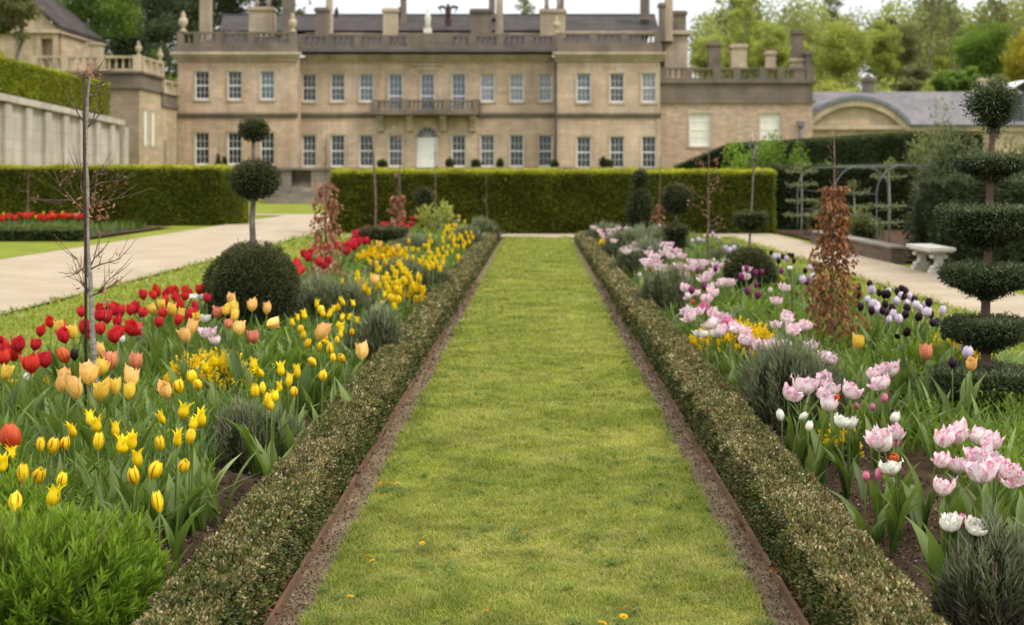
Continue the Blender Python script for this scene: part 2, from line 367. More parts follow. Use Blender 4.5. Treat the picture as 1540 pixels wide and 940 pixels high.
# ------------------------------------------------------------------ generators
def densify(n): return max(1, int(n))
def lathe_points(prof, n, c=(0, 0, 0)):
    """random points and outward normals on a surface of revolution"""
    prof = np.asarray(prof, float)
    a, b = prof[:-1], prof[1:]
    ln = np.linalg.norm(b-a, axis=1); area = ln*(a[:, 0]+b[:, 0])+1e-9
    i = rng.choice(len(area), n, p=area/area.sum()); t = rng.random(n)
    r = a[i, 0]+(b[i, 0]-a[i, 0])*t; z = a[i, 1]+(b[i, 1]-a[i, 1])*t
    d = (b[i]-a[i])/(ln[i, None]+1e-9); nr, nz = d[:, 1], -d[:, 0]
    th = rng.random(n)*2*np.pi
    P = np.stack([r*np.cos(th), r*np.sin(th), z], 1)+np.asarray(c, float)
    Nn = np.stack([nr*np.cos(th), nr*np.sin(th), nz], 1)
    return P, Nn, th
def ball_prof(r, rz=None, n=14, zc=0.0):
    rz = rz or r; a = np.linspace(-np.pi/2, np.pi/2, n)
    return np.stack([np.maximum(r*np.cos(a), 1e-4), zc+rz*np.sin(a)], 1)
def foliage(q, prof, c, n, L, W, mi=0, core=1, jit=0.04, spread=0.9, topbias=0.25, shrink=0.9, lump=0.05):
    """clipped foliage of revolution: dark core with leaves standing out of it"""
    prof = np.asarray(prof, float)
    zc = prof[:, 1].mean()
    sp = prof.copy(); sp[:, 0] *= shrink; sp[:, 1] = zc+(sp[:, 1]-zc)*shrink
    q.lathe(sp, c, 14, mi=core)
    P, Nn, th = lathe_points(prof, n, c)
    k = 1+lump*(np.sin(th*3+P[:, 2]*9)+np.sin(th*5-P[:, 2]*14+1))
    cc = np.asarray(c, float)+np.array([0, 0, zc])
    P = cc+(P-cc)*k[:, None]
    P += Nn*(rng.normal(size=(n, 1))*jit-jit*0.6)
    D = Nn+unit(n)*spread+np.array([0, 0, 0.15])
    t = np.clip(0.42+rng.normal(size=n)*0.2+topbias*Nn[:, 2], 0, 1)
    q.leaves(P-D*L*0.3, D, L*(0.7+0.6*rng.random(n)), W, t, mi=mi)
def hedge_box(q, x0, x1, y0, y1, z0, z1, dens, L, W, faces='ftrlb', tint_top=0.85, tint_side=0.42, mi=0, core=1, lump=0.04, inset=0.06, tip=None):
    """clipped rectangular hedge, leaf density per square metre"""
    q.box(x0+inset, x1-inset, y0+inset, y1-inset, z0, z1-inset, mi=core)
    spec = {'f': (0, (x0, x1), (z0, z1), (0, -1, 0)), 'b': (1, (x0, x1), (z0, z1), (0, 1, 0)), 'l': (2, (y0, y1), (z0, z1), (-1, 0, 0)), 'r': (3, (y0, y1), (z0, z1), (1, 0, 0)), 't': (4, (x0, x1), (y0, y1), (0, 0, 1))}
    for fch in faces:
        k, a, b, nn = spec[fch]
        n = int((a[1]-a[0])*(b[1]-b[0])*dens)
        if n < 1: continue
        u = a[0]+(a[1]-a[0])*rng.random(n); v = b[0]+(b[1]-b[0])*rng.random(n); lu = lump*vnoise(u, v, 2.0, k)+rng.normal(size=n)*inset*0.35-inset*0.25
        if k == 0: P = np.stack([u, y0-lu, v], 1)
        elif k == 1: P = np.stack([u, y1+lu, v], 1)
        elif k == 2: P = np.stack([x0-lu, u, v], 1)
        elif k == 3: P = np.stack([x1+lu, u, v], 1)
        else: P = np.stack([u, v, z1+lu], 1)
        D = np.array(nn)+unit(n)*0.8+np.array([0, 0, 0.25])
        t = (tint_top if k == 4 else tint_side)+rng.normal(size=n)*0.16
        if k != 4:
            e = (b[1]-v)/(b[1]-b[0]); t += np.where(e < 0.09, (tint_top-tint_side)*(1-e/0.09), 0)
        q.leaves(P, D, L*(0.7+0.6*rng.random(n)), W, np.clip(t, 0, 1), mi=mi)
def branchy(q, base, top, r, nb, blen, mi=0, lo=0.3, n=5, up=0.8, sub=2, tips=None, wob=0.05):
    """a trunk with limbs and twigs; returns limb tip points"""
    base = np.asarray(base, float); top = np.asarray(top, float); k = 9
    u = np.linspace(0, 1, k)[:, None]; ln = np.linalg.norm(top-base)
    pts = base+(top-base)*u+np.concatenate([np.zeros((1, 3)), np.cumsum(rng.normal(size=(k-1, 3))*wob*ln/k, 0)]); pts[:, 2] = base[2]+(top[2]-base[2])*u[:, 0]
    q.tube(pts, r*(1-0.82*u[:, 0]), n+1, mi=mi)
    out = []
    for i in range(nb):
        t = lo+(0.98-lo)*(i+rng.random())/nb; j = min(int(t*(k-1)), k-2); p = pts[j]+(pts[j+1]-pts[j])*(t*(k-1)-j)
        a = rng.random()*2*np.pi; L = blen*(1.1-0.75*t)*(0.6+0.7*rng.random())
        d = np.array([math.cos(a), math.sin(a), up*(0.4+rng.random())]); d /= np.linalg.norm(d)
        e = p+d*L; m = p+d*L*0.5+np.array([0, 0, -0.06*L])
        q.tube([p, m, e], [r*(1-0.8*t)*0.45, r*0.25*(1-0.7*t), r*0.08], 4, mi=mi)
        out += [m, e]
        for _ in range(sub):
            f = 0.35+0.6*rng.random(); b = p+(e-p)*f; dd = d+unit(1)[0]*0.8; dd /= np.linalg.norm(dd); ee = b+dd*L*0.45
            q.tube([b, ee], [r*0.14, r*0.04], 3, mi=mi); out.append(ee)
    return np.array(out), pts

# ------------------------------------------------------------------ terrain and ground surfaces
def terrain(x, y):
    x = np.asarray(x, float); y = np.asarray(y, float)
    z = 1.8*smooth01((y-81)/2)*(1-smooth01((x-24)/6)*0.0)
    z = z+6.0*smooth01((y-118)/22)+5*smooth01((y-140)/90)+4*smooth01((y-230)/150)
    left = smooth01((-27.2-8.6*smooth01((y-89.5)/2)-x)/1.0)*smooth01((y-40)/3)
    up = 4.9+np.clip((-28.5-x)*0.6, 0, 9)
    z = np.where(left > 0, z*(1-left)+left*np.maximum(up, z), z)
    return z
xs = np.unique(np.concatenate([np.linspace(-420, -60, 25), np.linspace(-60, 60, 81), np.linspace(60, 420, 25)])); ys = np.unique(np.concatenate([np.linspace(-30, 70, 41), np.linspace(70, 240, 86), np.linspace(240, 700, 24)]))
X, Y = np.meshgrid(xs, ys); Z = terrain(X, Y)-0.03
q = Q(); nx = len(xs); i, j = np.meshgrid(np.arange(len(ys)-1), np.arange(nx-1), indexing='ij'); a = (i*nx+j).ravel()
q.add(np.stack([X, Y, Z], -1).reshape(-1, 3), np.stack([a, a+1, a+nx+1, a+nx], 1), smooth=True)
struct(q, 'ground', 'lawn_far')
def sheet(name, mat, x0, x1, y0, y1, z, nx=2, ny=2, fn=None):
    xs = np.linspace(x0, x1, nx); ys = np.linspace(y0, y1, ny); X, Y = np.meshgrid(xs, ys); Zz = np.full_like(X, z) if fn is None else fn(X, Y)
    q = Q(); i, j = np.meshgrid(np.arange(ny-1), np.arange(nx-1), indexing='ij'); a = (i*nx+j).ravel()
    q.add(np.stack([X, Y, Zz], -1).reshape(-1, 3), np.stack([a, a+1, a+nx+1, a+nx], 1), smooth=True)
    return struct(q, name, mat)
sheet('grass_path', 'lawn_base', -0.765, 0.765, -1, 32.6, 0.004, 24, 400, lambda X, Y: 0.006+0.010*vnoise(X, Y, 2.2, 3))
BED_END = 33.0
def bed_z(x, y):
    ax = np.abs(x)
    return 0.01+0.07*smooth01((ax-1.2)/0.6)*smooth01((3.7-ax)/0.5)+0.022*vnoise(x, y, 5.0, 1)+0.012*vnoise(x, y, 17.0, 2)
for sgn, nm in ((-1, 'left'), (1, 'right')):
    x0, x1 = sorted((sgn*0.76, sgn*0.886)); sheet('soil_strip', 'strip_soil', x0, x1, -1, 32.6, 0, 4, 300, lambda X, Y: -0.004+0.004*vnoise(X, Y, 13, 5))
    x0, x1 = sorted((sgn*0.885, sgn*3.62)); sheet('flower_bed_soil', 'soil', x0, x1, -1, BED_END, 0, 60, 700, bed_z)
sheet('gravel_path', 'gravel', -9.6, -5.8, -2, 56, 0.008)
sheet('gravel_path', 'gravel', 4.74, 6.1, -2, 38, 0.008)
sheet('gravel_path', 'gravel', -5.8, 4.74, 34.7, 36.9, 0.008)
sheet('gravel_path', 'gravel', -22, -9.6, 54, 56, 0.008)
sheet('flower_bed_soil', 'soil', 6.43, 16, 24.8, 44, 0.012)
sheet('flower_bed_soil', 'soil', -22, -10.7, 33.6, 42, 0.03)

for sgn, nm in ((-1, 'left'), (1, 'right')):
    q = Q(); y = -1.0
    while y < 32.6:
        q.box(sgn*0.880, sgn*0.893, y, min(y+2.395, 32.6), -0.06, 0.038+0.005*math.sin(y*3)); y += 2.4
    tag(q.build('edging_board', 'edge_board'), f'thin rusty brown edging board along the {nm} side of the grass path', 'edging')

# lawn grass: density falls with distance, blade width grows
def scatter_lawn(q, x0, x1, y0, y1, n, hh=0.022, w0=0.0035):
    inv = 1/y0-(1/y0-1/y1)*rng.random(n); y = 1/inv; x = x0+(x1-x0)*rng.random(n)
    k = np.maximum(1, y/6.5)
    edge = 1+0.35*(np.minimum(x-x0, x1-x) < 0.06)
    P = np.stack([x, y, 0.004+0.010*vnoise(x, y, 2.2, 3)], 1)
    patch = vnoise(x, y, 1.3, 8)*0.5+vnoise(x, y, 4.1, 4)*0.5+vnoise(y, x, 11.3, 6)*0.45
    t = np.clip(0.49+0.22*patch+rng.normal(size=n)*0.2, 0, 1)
    q.blades(P, rng.random(n)*2*np.pi, hh*(1+.3*np.clip(-patch, -1, 1))*(0.5+0.9*rng.random(n))*edge*(1+0.35*vnoise(x, y, 3.1, 2))*(0.7+0.3*k), w0*k*(0.7+0.6*rng.random(n)), 0.3+1.3*rng.random(n), t, seg=2)
q = Q(); scatter_lawn(q, -0.775, 0.775, 3.9, 34.7, 340000)
tag(q.build('lawn_grass', 'grass_blade'), 'short mown yellow green grass of the central path', 'grass', kind='stuff')
q = Q(); scatter_lawn(q, -5.86, -3.55, 4, 40, 60000, 0.03, 0.007); scatter_lawn(q, 3.55, 4.8, 4, 34.7, 46000, 0.03, 0.007)
tag(q.build('verge_grass', 'grass_blade'), 'mown grass verges between the flower beds and the gravel', 'grass', kind='stuff')

# weeds and thatch in the lawn
q = Q(); n = 300; y = 1/(1/4-(1/4-1/18)*rng.random(n)); x = -.73+1.46*rng.random(n); x = np.where(rng.random(n) < .35, np.sign(x)*(.70+.08*rng.random(n)), x); i = np.repeat(np.arange(n), 9); m = len(i)
q.blades(np.stack([x[i]+rng.normal(size=m)*.012, y[i]+rng.normal(size=m)*.02, np.full(m, .008)], 1), rng.random(m)*6.28, (.022+.03*rng.random(n))[i], .007*np.maximum(1, y/8)[i], 1.1+.6*rng.random(m), .25+.3*rng.random(m), seg=3, droop=.9, belly=.8)
tag(q.build('lawn_weeds', 'weed_leaf'), 'small broad leaved weeds and clover dotted through the lawn', 'weeds', kind='stuff')
# soil crumbs and dead leaves
q = Q(); n = 26000
for sgn in (-1, 1):
    y = 1/(1/3.8-(1/3.8-1/16)*rng.random(n)); x = sgn*(0.9+0.9*rng.random(n)**1.2); P = np.stack([x, y, bed_z(x, y)+0.002], 1)
    s = (0.004+0.010*rng.random(n)**3)*np.maximum(1, y/8)
    q.leaves(P, unit(n)*[1, 1, .5]+[0, 0, .25], s*1.6, s*1.4, rng.random(n), fold=0.5)
leafmat('crumb', [(0, (.03, .019, .012)), (.6, (.10, .065, .042)), (.9, (.17, .12, .085)), (1, (.30, .25, .19))], 0.0, 0.95, 0.1)
tag(q.build('soil_crumbs', 'crumb'), 'loose brown crumbs of soil on the flower beds', 'soil', kind='stuff')
q = Q(); n = 900
for sgn in (-1, 1):
    y = 1/(1/3.8-(1/3.8-1/14)*rng.random(n)); x = sgn*(0.89+0.05*rng.random(n)); P = np.stack([x, y, bed_z(x, y)+0.004+0.01*rng.random(n)], 1)
    q.leaves(P, unit(n)*[1, 1, .4], 0.02+0.03*rng.random(n), 0.012+0.015*rng.random(n), rng.random(n))
tag(q.build('leaf_litter', 'beech_leaf'), 'dry brown leaf litter under the low box hedges', 'leaf litter', kind='stuff')
n = 5200; q = Q()
for sgn in (-1, 1):
    y = 1/(1/3.9-(1/3.9-1/20)*rng.random(n)); x = sgn*(0.765+0.11*rng.random(n)); s = (0.003+0.006*rng.random(n)**2)*np.maximum(1, y/7)
    q.leaves(np.stack([x, y, np.full(n, 0.001)], 1), unit(n)*[1, 1, .4]+[0, 0, .2], s*1.5, s*1.3, 0.4+0.6*rng.random(n), fold=0.5)
tag(q.build('strip_crumbs', 'crumb'), 'gravelly crumbs in the bare strips beside the grass path', 'soil', kind='stuff')

# ------------------------------------------------------------------ low box hedges either side of the grass path
def low_box(sgn, nm):
    q = Q(); y0, y1 = 3.0, 32.4
    def prof(y):
        if sgn > 0: return np.where(y < 16.0, 0.225, 0.185), np.where(y < 16.0, 0.925, 0.94), np.where(y < 16, 1.155, 1.14)
        return np.full_like(y, 0.215), np.full_like(y, 0.925), np.full_like(y, 1.145)
    segs = [(y0, 16.0), (16.0, y1)] if sgn > 0 else [(y0, y1)]
    for a, b in segs:
        h, xi, xo = [float(v) for v in prof(np.array((a+b)/2))]
        x0, x1 = sorted((sgn*(xi+0.025), sgn*(xo-0.025))); q.box(x0, x1, a, b, -0.02, h-0.03, mi=1)
    n = 300000
    w = rng.random(n); y = np.where(w < 0.33, y0+(7-y0)*rng.random(n), 1/(1/7-(1/7-1/y1)*rng.random(n)))
    h, xi, xo = prof(y); wd = xo-xi; k = np.maximum(1, y/7)
    f = rng.random(n); pt = 0.42; pi_ = 0.80
    top = f < pt; inn = (f >= pt) & (f < pi_)
    u = rng.random(n)
    rag = 0.020*vnoise(y, u, 6.0, 3)+0.014*vnoise(y, u*0.3, 19.0, 5)+rng.normal(size=n)*0.006
    x = np.where(top, xi+wd*u, np.where(inn, xi-rag+0.012*(u > .5)*(u-.5), xo+rag)); z = np.where(top, h+rag, h*u)
    bulge = 0.012*np.sin(np.pi*np.clip(z/h, 0, 1)); x = np.where(inn, x-bulge, np.where(top, x, x+bulge))
    P = np.stack([sgn*x, y, z], 1)
    nn = np.stack([np.where(top, 0, np.where(inn, -sgn, sgn)), np.zeros(n), np.where(top, 1., 0)], 1)
    D = nn+unit(n)*0.9+[0, 0, .3]
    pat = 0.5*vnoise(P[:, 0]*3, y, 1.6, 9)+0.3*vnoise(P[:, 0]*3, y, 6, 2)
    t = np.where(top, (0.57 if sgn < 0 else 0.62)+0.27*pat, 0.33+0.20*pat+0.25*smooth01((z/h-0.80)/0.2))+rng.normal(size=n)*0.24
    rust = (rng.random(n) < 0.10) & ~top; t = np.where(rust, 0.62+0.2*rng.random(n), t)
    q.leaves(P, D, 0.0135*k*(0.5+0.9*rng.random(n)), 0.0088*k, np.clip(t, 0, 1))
    if sgn > 0:
        m = 1500; yy = 16.0-rng.random(m)*0.02+0.1; P = np.stack([0.93+0.22*rng.random(m), np.full(m, 16.02), 0.19+0.04*rng.random(m)], 1)
        q.leaves(P, unit(m)+[0, 1, .3], 0.02, 0.013, 0.9+0.1*rng.random(m))
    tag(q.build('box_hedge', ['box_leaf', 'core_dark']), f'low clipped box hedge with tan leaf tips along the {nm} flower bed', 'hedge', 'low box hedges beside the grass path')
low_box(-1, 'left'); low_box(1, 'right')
q = Q(); hedge_box(q, -22, -10.6, 33.2, 33.6, 0, 0.28, 900, 0.05, 0.035, 'ftr', 0.42, 0.2)
tag(q.build('box_hedge', ['box_leaf', 'core_dark']), 'low box border in front of the distant bed of red tulips', 'hedge')

# ------------------------------------------------------------------ tall hedges
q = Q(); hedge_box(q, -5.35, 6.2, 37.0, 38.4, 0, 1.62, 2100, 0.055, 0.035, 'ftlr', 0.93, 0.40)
tag(q.build('yew_hedge', ['hedge_leaf', 'core_green']), 'long tall clipped hedge with yellow top across the end of the grass path', 'hedge')
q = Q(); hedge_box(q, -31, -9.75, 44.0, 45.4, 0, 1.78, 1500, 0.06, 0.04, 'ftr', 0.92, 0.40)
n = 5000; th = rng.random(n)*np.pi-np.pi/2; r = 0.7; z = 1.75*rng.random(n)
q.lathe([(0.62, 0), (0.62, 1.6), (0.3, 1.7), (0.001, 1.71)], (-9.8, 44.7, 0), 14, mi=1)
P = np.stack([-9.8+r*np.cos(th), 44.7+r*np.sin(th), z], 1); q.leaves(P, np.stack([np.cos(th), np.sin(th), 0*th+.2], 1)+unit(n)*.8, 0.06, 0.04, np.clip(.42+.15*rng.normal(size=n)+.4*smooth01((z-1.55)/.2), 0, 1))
tag(q.build('yew_hedge', ['hedge_leaf', 'core_green']), 'tall clipped hedge with rounded end left of the gravel path', 'hedge')
# golden hedge on the retaining wall
def sloped_hedge(q, pts, th, dens, L, W, tt=0.9, ts=0.45, mi=0, core=1):
    """hedge along (x, y, zbottom, ztop) stations"""
    for (xa, ya, ba, ta), (xb, yb, bb, tb) in zip(pts[:-1], pts[1:]):
        d = np.array([xb-xa, yb-ya]); ln = np.linalg.norm(d); d /= ln; nrm = np.array([d[1], -d[0]])
        V = []
        for x, y, b, t in ((xa, ya, ba, ta), (xb, yb, bb, tb)):
            for s in (0.05, th-0.05):
                for z in (b, t-0.06): V.append((x-nrm[0]*s, y-nrm[1]*s, z))
        q.add(V, [(0, 4, 5, 1), (1, 5, 7, 3), (2, 3, 7, 6), (0, 1, 3, 2), (4, 6, 7, 5), (0, 2, 6, 4)], mi=core)
        n = int(ln*((ta-ba+tb-bb)/2+th)*dens); u = rng.random(n); v = rng.random(n); hh = (ta-ba+tb-bb)/2; top = rng.random(n) < th/(th+hh)
        b = ba+(bb-ba)*u; t = ta+(tb-ta)*u; x = xa+(xb-xa)*u; y = ya+(yb-ya)*u
        s = np.where(top, v*th, 0)+rng.normal(size=n)*0.03+0.05*vnoise(u*ln, v*2, 1.5)
        z = np.where(top, t, b+(t-b)*v)
        P = np.stack([x-nrm[0]*s, y-nrm[1]*s, z], 1)
        D = np.where(top[:, None], [0, 0, 1.], [nrm[0], nrm[1], 0.2])+unit(n)*0.8
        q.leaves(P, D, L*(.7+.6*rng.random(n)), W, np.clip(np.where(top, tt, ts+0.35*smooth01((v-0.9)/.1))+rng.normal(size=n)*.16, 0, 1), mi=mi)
        # end cap at b
        m = int((tb-bb)*th*dens); v = rng.random(m); s = rng.random(m)*th
        q.leaves(np.stack([xb-nrm[0]*s, yb-nrm[1]*s, bb+(tb-bb)*v], 1), np.array([d[0], d[1], .2])+unit(m)*.8, L, W, np.clip(ts+rng.normal(size=m)*.15, 0, 1), mi=mi)
q = Q()
sloped_hedge(q, [(-26.9, 89.4, 5.35, 7.3), (-26.9, 69, 5.8, 7.45), (-26.9, 48, 5.9, 7.6)][::-1], 1.6, 260, 0.14, 0.09, 0.8, 0.5)
m = 1500
q.leaves(np.stack([-26.9-1.5*rng.random(m), np.full(m, 47.9), 5.9+1.6*rng.random(m)], 1), unit(m)+[0, -1, 0], .14, .09, .5)
tag(q.build('golden_hedge', ['hedge_gold', 'core_green']), 'bright yellow green hedge on top of the pale retaining wall', 'hedge')
# dark yew hedge behind the right garden
q = Q()
def hs(px, d, ytop, yb=262): p = at(px, ytop, d); return (p[0], p[1], max(-0.1, H+(PY0-yb)*d/F-1.5), p[2])
sloped_hedge(q, [hs(1012, 74, 251), hs(1092, 72, 218), hs(1328, 55, 203), hs(1406, 52, 199)], 2.2, 420, 0.10, 0.05, 0.7, 0.42)
tag(q.build('dark_yew_hedge', ['hedge_dark', 'core_dark']), 'dark clipped yew hedge rising in steps below the stable wall', 'hedge')
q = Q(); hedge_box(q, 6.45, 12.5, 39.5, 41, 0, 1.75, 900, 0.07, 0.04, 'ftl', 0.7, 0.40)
tag(q.build('dark_yew_hedge', ['hedge_dark', 'core_dark']), 'dark yew hedge behind the steel arches', 'hedge')

# ------------------------------------------------------------------ buildings
def zpx(py, D): return H+(PY0-py)*D/F
def xpx(px, D): return (px-PX0)*D/F
def facade(q, x0, x1, z0, z1, y, ops, depth=0.28, mi=0):
    """wall facing the camera with real openings and reveals; ops = [(x0, x1, z0, z1)]"""
    xs = sorted(set([x0, x1]+[o[i] for o in ops for i in (0, 1)])); zs = sorted(set([z0, z1]+[o[i] for o in ops for i in (2, 3)]))
    for a, b in zip(xs[:-1], xs[1:]):
        for c, d in zip(zs[:-1], zs[1:]):
            mx, mz = (a+b)/2, (c+d)/2
            if any(o[0] < mx < o[1] and o[2] < mz < o[3] for o in ops): continue
            q.add([(a, y, c), (b, y, c), (b, y, d), (a, y, d)], [(0, 1, 2, 3)], mi=mi)
    for a, b, c, d in ops:
        e = y+depth
        q.add([(a, y, c), (a, e, c), (a, e, d), (a, y, d), (b, y, c), (b, e, c), (b, e, d), (b, y, d)], [(0, 3, 2, 1), (4, 5, 6, 7), (3, 7, 6, 2), (0, 1, 5, 4)], mi=mi)
def window(parent, x0, x1, z0, z1, y, nc=3, nr=4, pane='pane_dark', sill=True, surround='trim_stone'):
    e = y+0.16; t = 0.075
    q = Q()
    q.box(x0, x0+t, e-.03, e+.05, z0, z1); q.box(x1-t, x1, e-.03, e+.05, z0, z1); q.box(x0+t, x1-t, e-.03, e+.05, z1-t, z1); q.box(x0+t, x1-t, e-.03, e+.05, z0, z0+t*1.6)
    for i in range(1, nc): xx = x0+t+(x1-x0-2*t)*i/nc; q.box(xx-.012, xx+.012, e-.004, e+.03, z0+t*1.6, z1-t)
    for i in range(1, nr):
        zz = z0+t+(z1-z0-2*t)*i/nr; hh = 0.045 if i == nr//2 else 0.012; q.box(x0+t, x1-t, e-.012 if i == nr//2 else e-.002, e+.032, zz-hh, zz+hh)
    f = q.build('window', 'white_paint', parent)
    q = Q(); q.add([(x0+.02, e+.034, z0+.02), (x1-.02, e+.034, z0+.02), (x1-.02, e+.034, z1-.02), (x0+.02, e+.034, z1-.02)], [(0, 1, 2, 3)]); q.build('pane', pane, f)
    if sill: q = Q(); q.box(x0-.12, x1+.12, y-.09, y+.12, z0-.14, z0-.002); q.build('sill', 'trim_stone', f)
    if surround:
        q = Q(); w = .17
        q.box(x0-w, x0-.004, y-.045, y+.02, z0, z1+w); q.box(x1+.004, x1+w, y-.045, y+.02, z0, z1+w); q.box(x0-.004, x1+.004, y-.045, y+.02, z1+.004, z1+w); q.build('surround', surround, f)
    return f
BAL = [(.001, 0), (.10, 0), (.10, .08), (.05, .14), (.11, .38), (.055, .75), (.10, .88), (.10, 1.0), (.001, 1.0)]
def balustrade(q, p0, p1, z0, z1, posts, mi=0, pw=0.36, gap=0.34, thick=0.26, balusters=True):
    """stone balustrade between two plan points; posts = fractions along it"""
    p0 = np.array(p0, float); p1 = np.array(p1, float); ln = np.linalg.norm(p1-p0); d = (p1-p0)/ln; yaw = math.atan2(d[1], d[0]); h = z1-z0
    def piece(a, b, za, zb, th): c = (p0+p1)/2 if a is None else p0+d*(a+b)/2; q.obox((c[0], c[1], (za+zb)/2), ((b-a)/2, th/2, (zb-za)/2), yaw, mi=mi)
    piece(0, ln, z0, z0+.16*h, thick+.06); piece(0, ln, z1-.15*h, z1, thick+.06)
    fr = sorted(posts)
    for f in fr: piece(f*ln-pw/2, f*ln+pw/2, z0-.01, z1+.03, thick+.14)
    if balusters:
        for fa, fb in zip(fr[:-1], fr[1:]):
            a, b = fa*ln+pw/2, fb*ln-pw/2; n = max(1, int((b-a)/gap))
            for i in range(n):
                c = p0+d*(a+(b-a)*(i+.5)/n); pr = np.array(BAL); pr[:, 1] = z0+.16*h+pr[:, 1]*h*.69; q.lathe(pr, (c[0], c[1], 0), 6, mi=mi)
URN = [(.001, 0), (.26, 0), (.26, .12), (.10, .2), (.10, .3), (.30, .55), (.33, .8), (.26, .95), (.14, 1.02), (.20, 1.12), (.12, 1.3), (.05, 1.45), (.001, 1.5)]
def urn(q, x, y, z, s=1.0, mi=0): q.lathe(np.array(URN)*s, (x, y, z), 10, mi=mi)
def chimney(parent, x0, x1, y0, y1, z0, z1, m='dark_stone', pots=0, cap=True, name='chimney'):
    q = Q(); q.box(x0, x1, y0, y1, z0, z1-.3); 
    if cap: q.box(x0-.12, x1+.12, y0-.12, y1+.12, z1-.297, z1-.12); q.box(x0-.04, x1+.04, y0-.04, y1+.04, z1-.118, z1)
    q.box(x0-.06, x1+.06, y0-.06, y1+.06, z0, z0+.25)
    c = q.build(name, m, parent)
    for i in range(pots):
        x = x0+(x1-x0)*(i+.5)/pots; q = Q(); q.lathe([(.001, 0), (.2, 0), (.16, .5), (.2, .9), (.13, .92), (.001, .92)], (x, (y0+y1)/2, z1), 8); q.build('chimney_pot', 'terracotta', c)
    return c

D0, DW = 111.4, 109.2
zb = zpx(262, D0)
mansion = empty('mansion', (xpx(640, D0), D0, zb), 'long two storey honey stone mansion with white sash windows and central balcony', 'mansion')
hw = 10.5*D0/F
UP = [465, 508, 551, 595, 643, 690, 733, 777, 820]
LW_, RW_ = [304, 353, 402], [878, 928, 976]
zc = zpx(86, D0)   # top of the walls under the cornice
ops = []; wins = []
def addwin(px, ya, yb, D, **kw):
    x = xpx(px, D); o = (x-hw, x+hw, zpx(yb, D), zpx(ya, D)); wins.append((o, D, kw)); return o
cen, lef, rig = [], [], []
panes_up = ['pane_dark', 'pane_mid', 'pane_blue', 'pane_blue', 'pane_blue', 'pane_blue', 'pane_pale', 'pane_pale', 'pane_pale']
for i, px in enumerate(UP):
    bal = 3 <= i <= 5
    cen.append(addwin(px, 111, 167 if bal else 153, D0, pane=panes_up[i], nr=5 if bal else 4, sill=not bal))
    if i != 4: cen.append(addwin(px, 203, 251, D0, pane='pane_dark' if i % 3 else 'pane_mid'))
for i, px in enumerate(LW_): lef.append(addwin(px, 107, 150, DW, pane=['pane_dark', 'pane_dark', 'pane_blue'][i])); lef.append(addwin(px, 199, 248, DW, pane='pane_dark'))
for i, px in enumerate(RW_): rig.append(addwin(px, 110, 154, DW, pane=['pane_blue', 'pane_mid', 'pane_pale'][i])); rig.append(addwin(px, 205, 253, DW, pane='pane_dark'))
dx0, dx1 = xpx(627, D0), xpx(658, D0); dz = zpx(207, D0); rad = (dx1-dx0)/2; cxd = (dx0+dx1)/2
door_op = (dx0, dx1, zb+.3, dz+rad+.02); cen.append(door_op)
q = Q()
facade(q, xpx(445, D0)-1, xpx(839, D0)+1, zb, zc, D0, cen); 
wl, wr, rl, rr = xpx(268, DW), xpx(446, DW), xpx(838, DW), xpx(992, DW)
facade(q, wl, wr, zb, zpx(83, DW), DW, lef); facade(q, rl, rr, zb, zpx(83, DW), DW, rig)
zt = zpx(83, DW)
for x in (wr, rl): q.add([(x, DW, zb), (x, D0+.01, zb), (x, D0+.01, zt), (x, DW, zt)], [(0, 1, 2, 3)])
for x in (wl, rr): q.add([(x, DW, zb), (x, D0+24, zb), (x, D0+24, zt), (x, DW, zt)], [(0, 1, 2, 3)])
q.build('wall', 'bath_stone', mansion)
# dark interior behind the glass
q = Q(); q.box(wl+.3, rr-.3, D0+.5, D0+1, zb, zc-.2); q.box(wl+.3, wr-.3, DW+.5, DW+1, zb, zc-.2); q.box(rl+.3, rr-.3, DW+.5, DW+1, zb, zc-.2); q.build('interior', 'slate_dark', mansion)
for o, D, kw in wins: window(mansion, *o, D, **kw)
# door, fanlight, arch
q = Q(); e = D0+.2; q.box(dx0+.05, dx1-.05, e, e+.08, zb+.3, dz-.05)
for a, b in ((.15, .47), (.53, .85)):
    for c, d in ((.06, .36), (.42, .68), (.74, .94)): q.box(dx0+(dx1-dx0)*a, dx0+(dx1-dx0)*b, e-.025, e+.01, zb+.3+(dz-zb-.3)*c, zb+.3+(dz-zb-.3)*d)
q.box(dx0, dx0+.05, e-.05, e+.08, zb+.3, dz); q.box(dx1-.05, dx1, e-.05, e+.08, zb+.3, dz); q.box(dx0+.05, dx1-.05, e-.05, e+.08, dz-.05, dz+.03)
door = q.build('door', 'white_paint', mansion)
q = Q(); q.lathe([(.001, 0), (.05, .02), (.05, .06), (.001, .08)], (0, 0, 0), 8)
V, Fc, *_ = q.arrays(); q = Q(); q.add(np.stack([V[:, 0]+dx1-.2, e-.04-V[:, 2], V[:, 1]+zb+1.4], 1), Fc); q.build('handle', 'rust', door)
q = Q(); aa = np.linspace(0, np.pi, 13)
for a, b in zip(aa[:-1], aa[1:]): q.add([(cxd, e+.03, dz), (cxd+rad*math.cos(a), e+.03, dz+rad*math.sin(a)), (cxd+rad*math.cos(b), e+.03, dz+rad*math.sin(b)), (cxd, e+.03, dz+.001)], [(0, 1, 2, 3)])
fan = q.build('fanlight', 'pane_dark', mansion)
q = Q()
for a in np.linspace(0, np.pi, 7): q.tube([(cxd+.2*math.cos(a), e+.01, dz+.2*math.sin(a)), (cxd+rad*math.cos(a), e+.01, dz+rad*math.sin(a))], .025, 4)
for rr_ in (.22, rad*.97): q.tube([(cxd+rr_*math.cos(a), e+.01, dz+rr_*math.sin(a)) for a in aa], .03, 4)
q.build('glazing_bars', 'white_paint', fan)
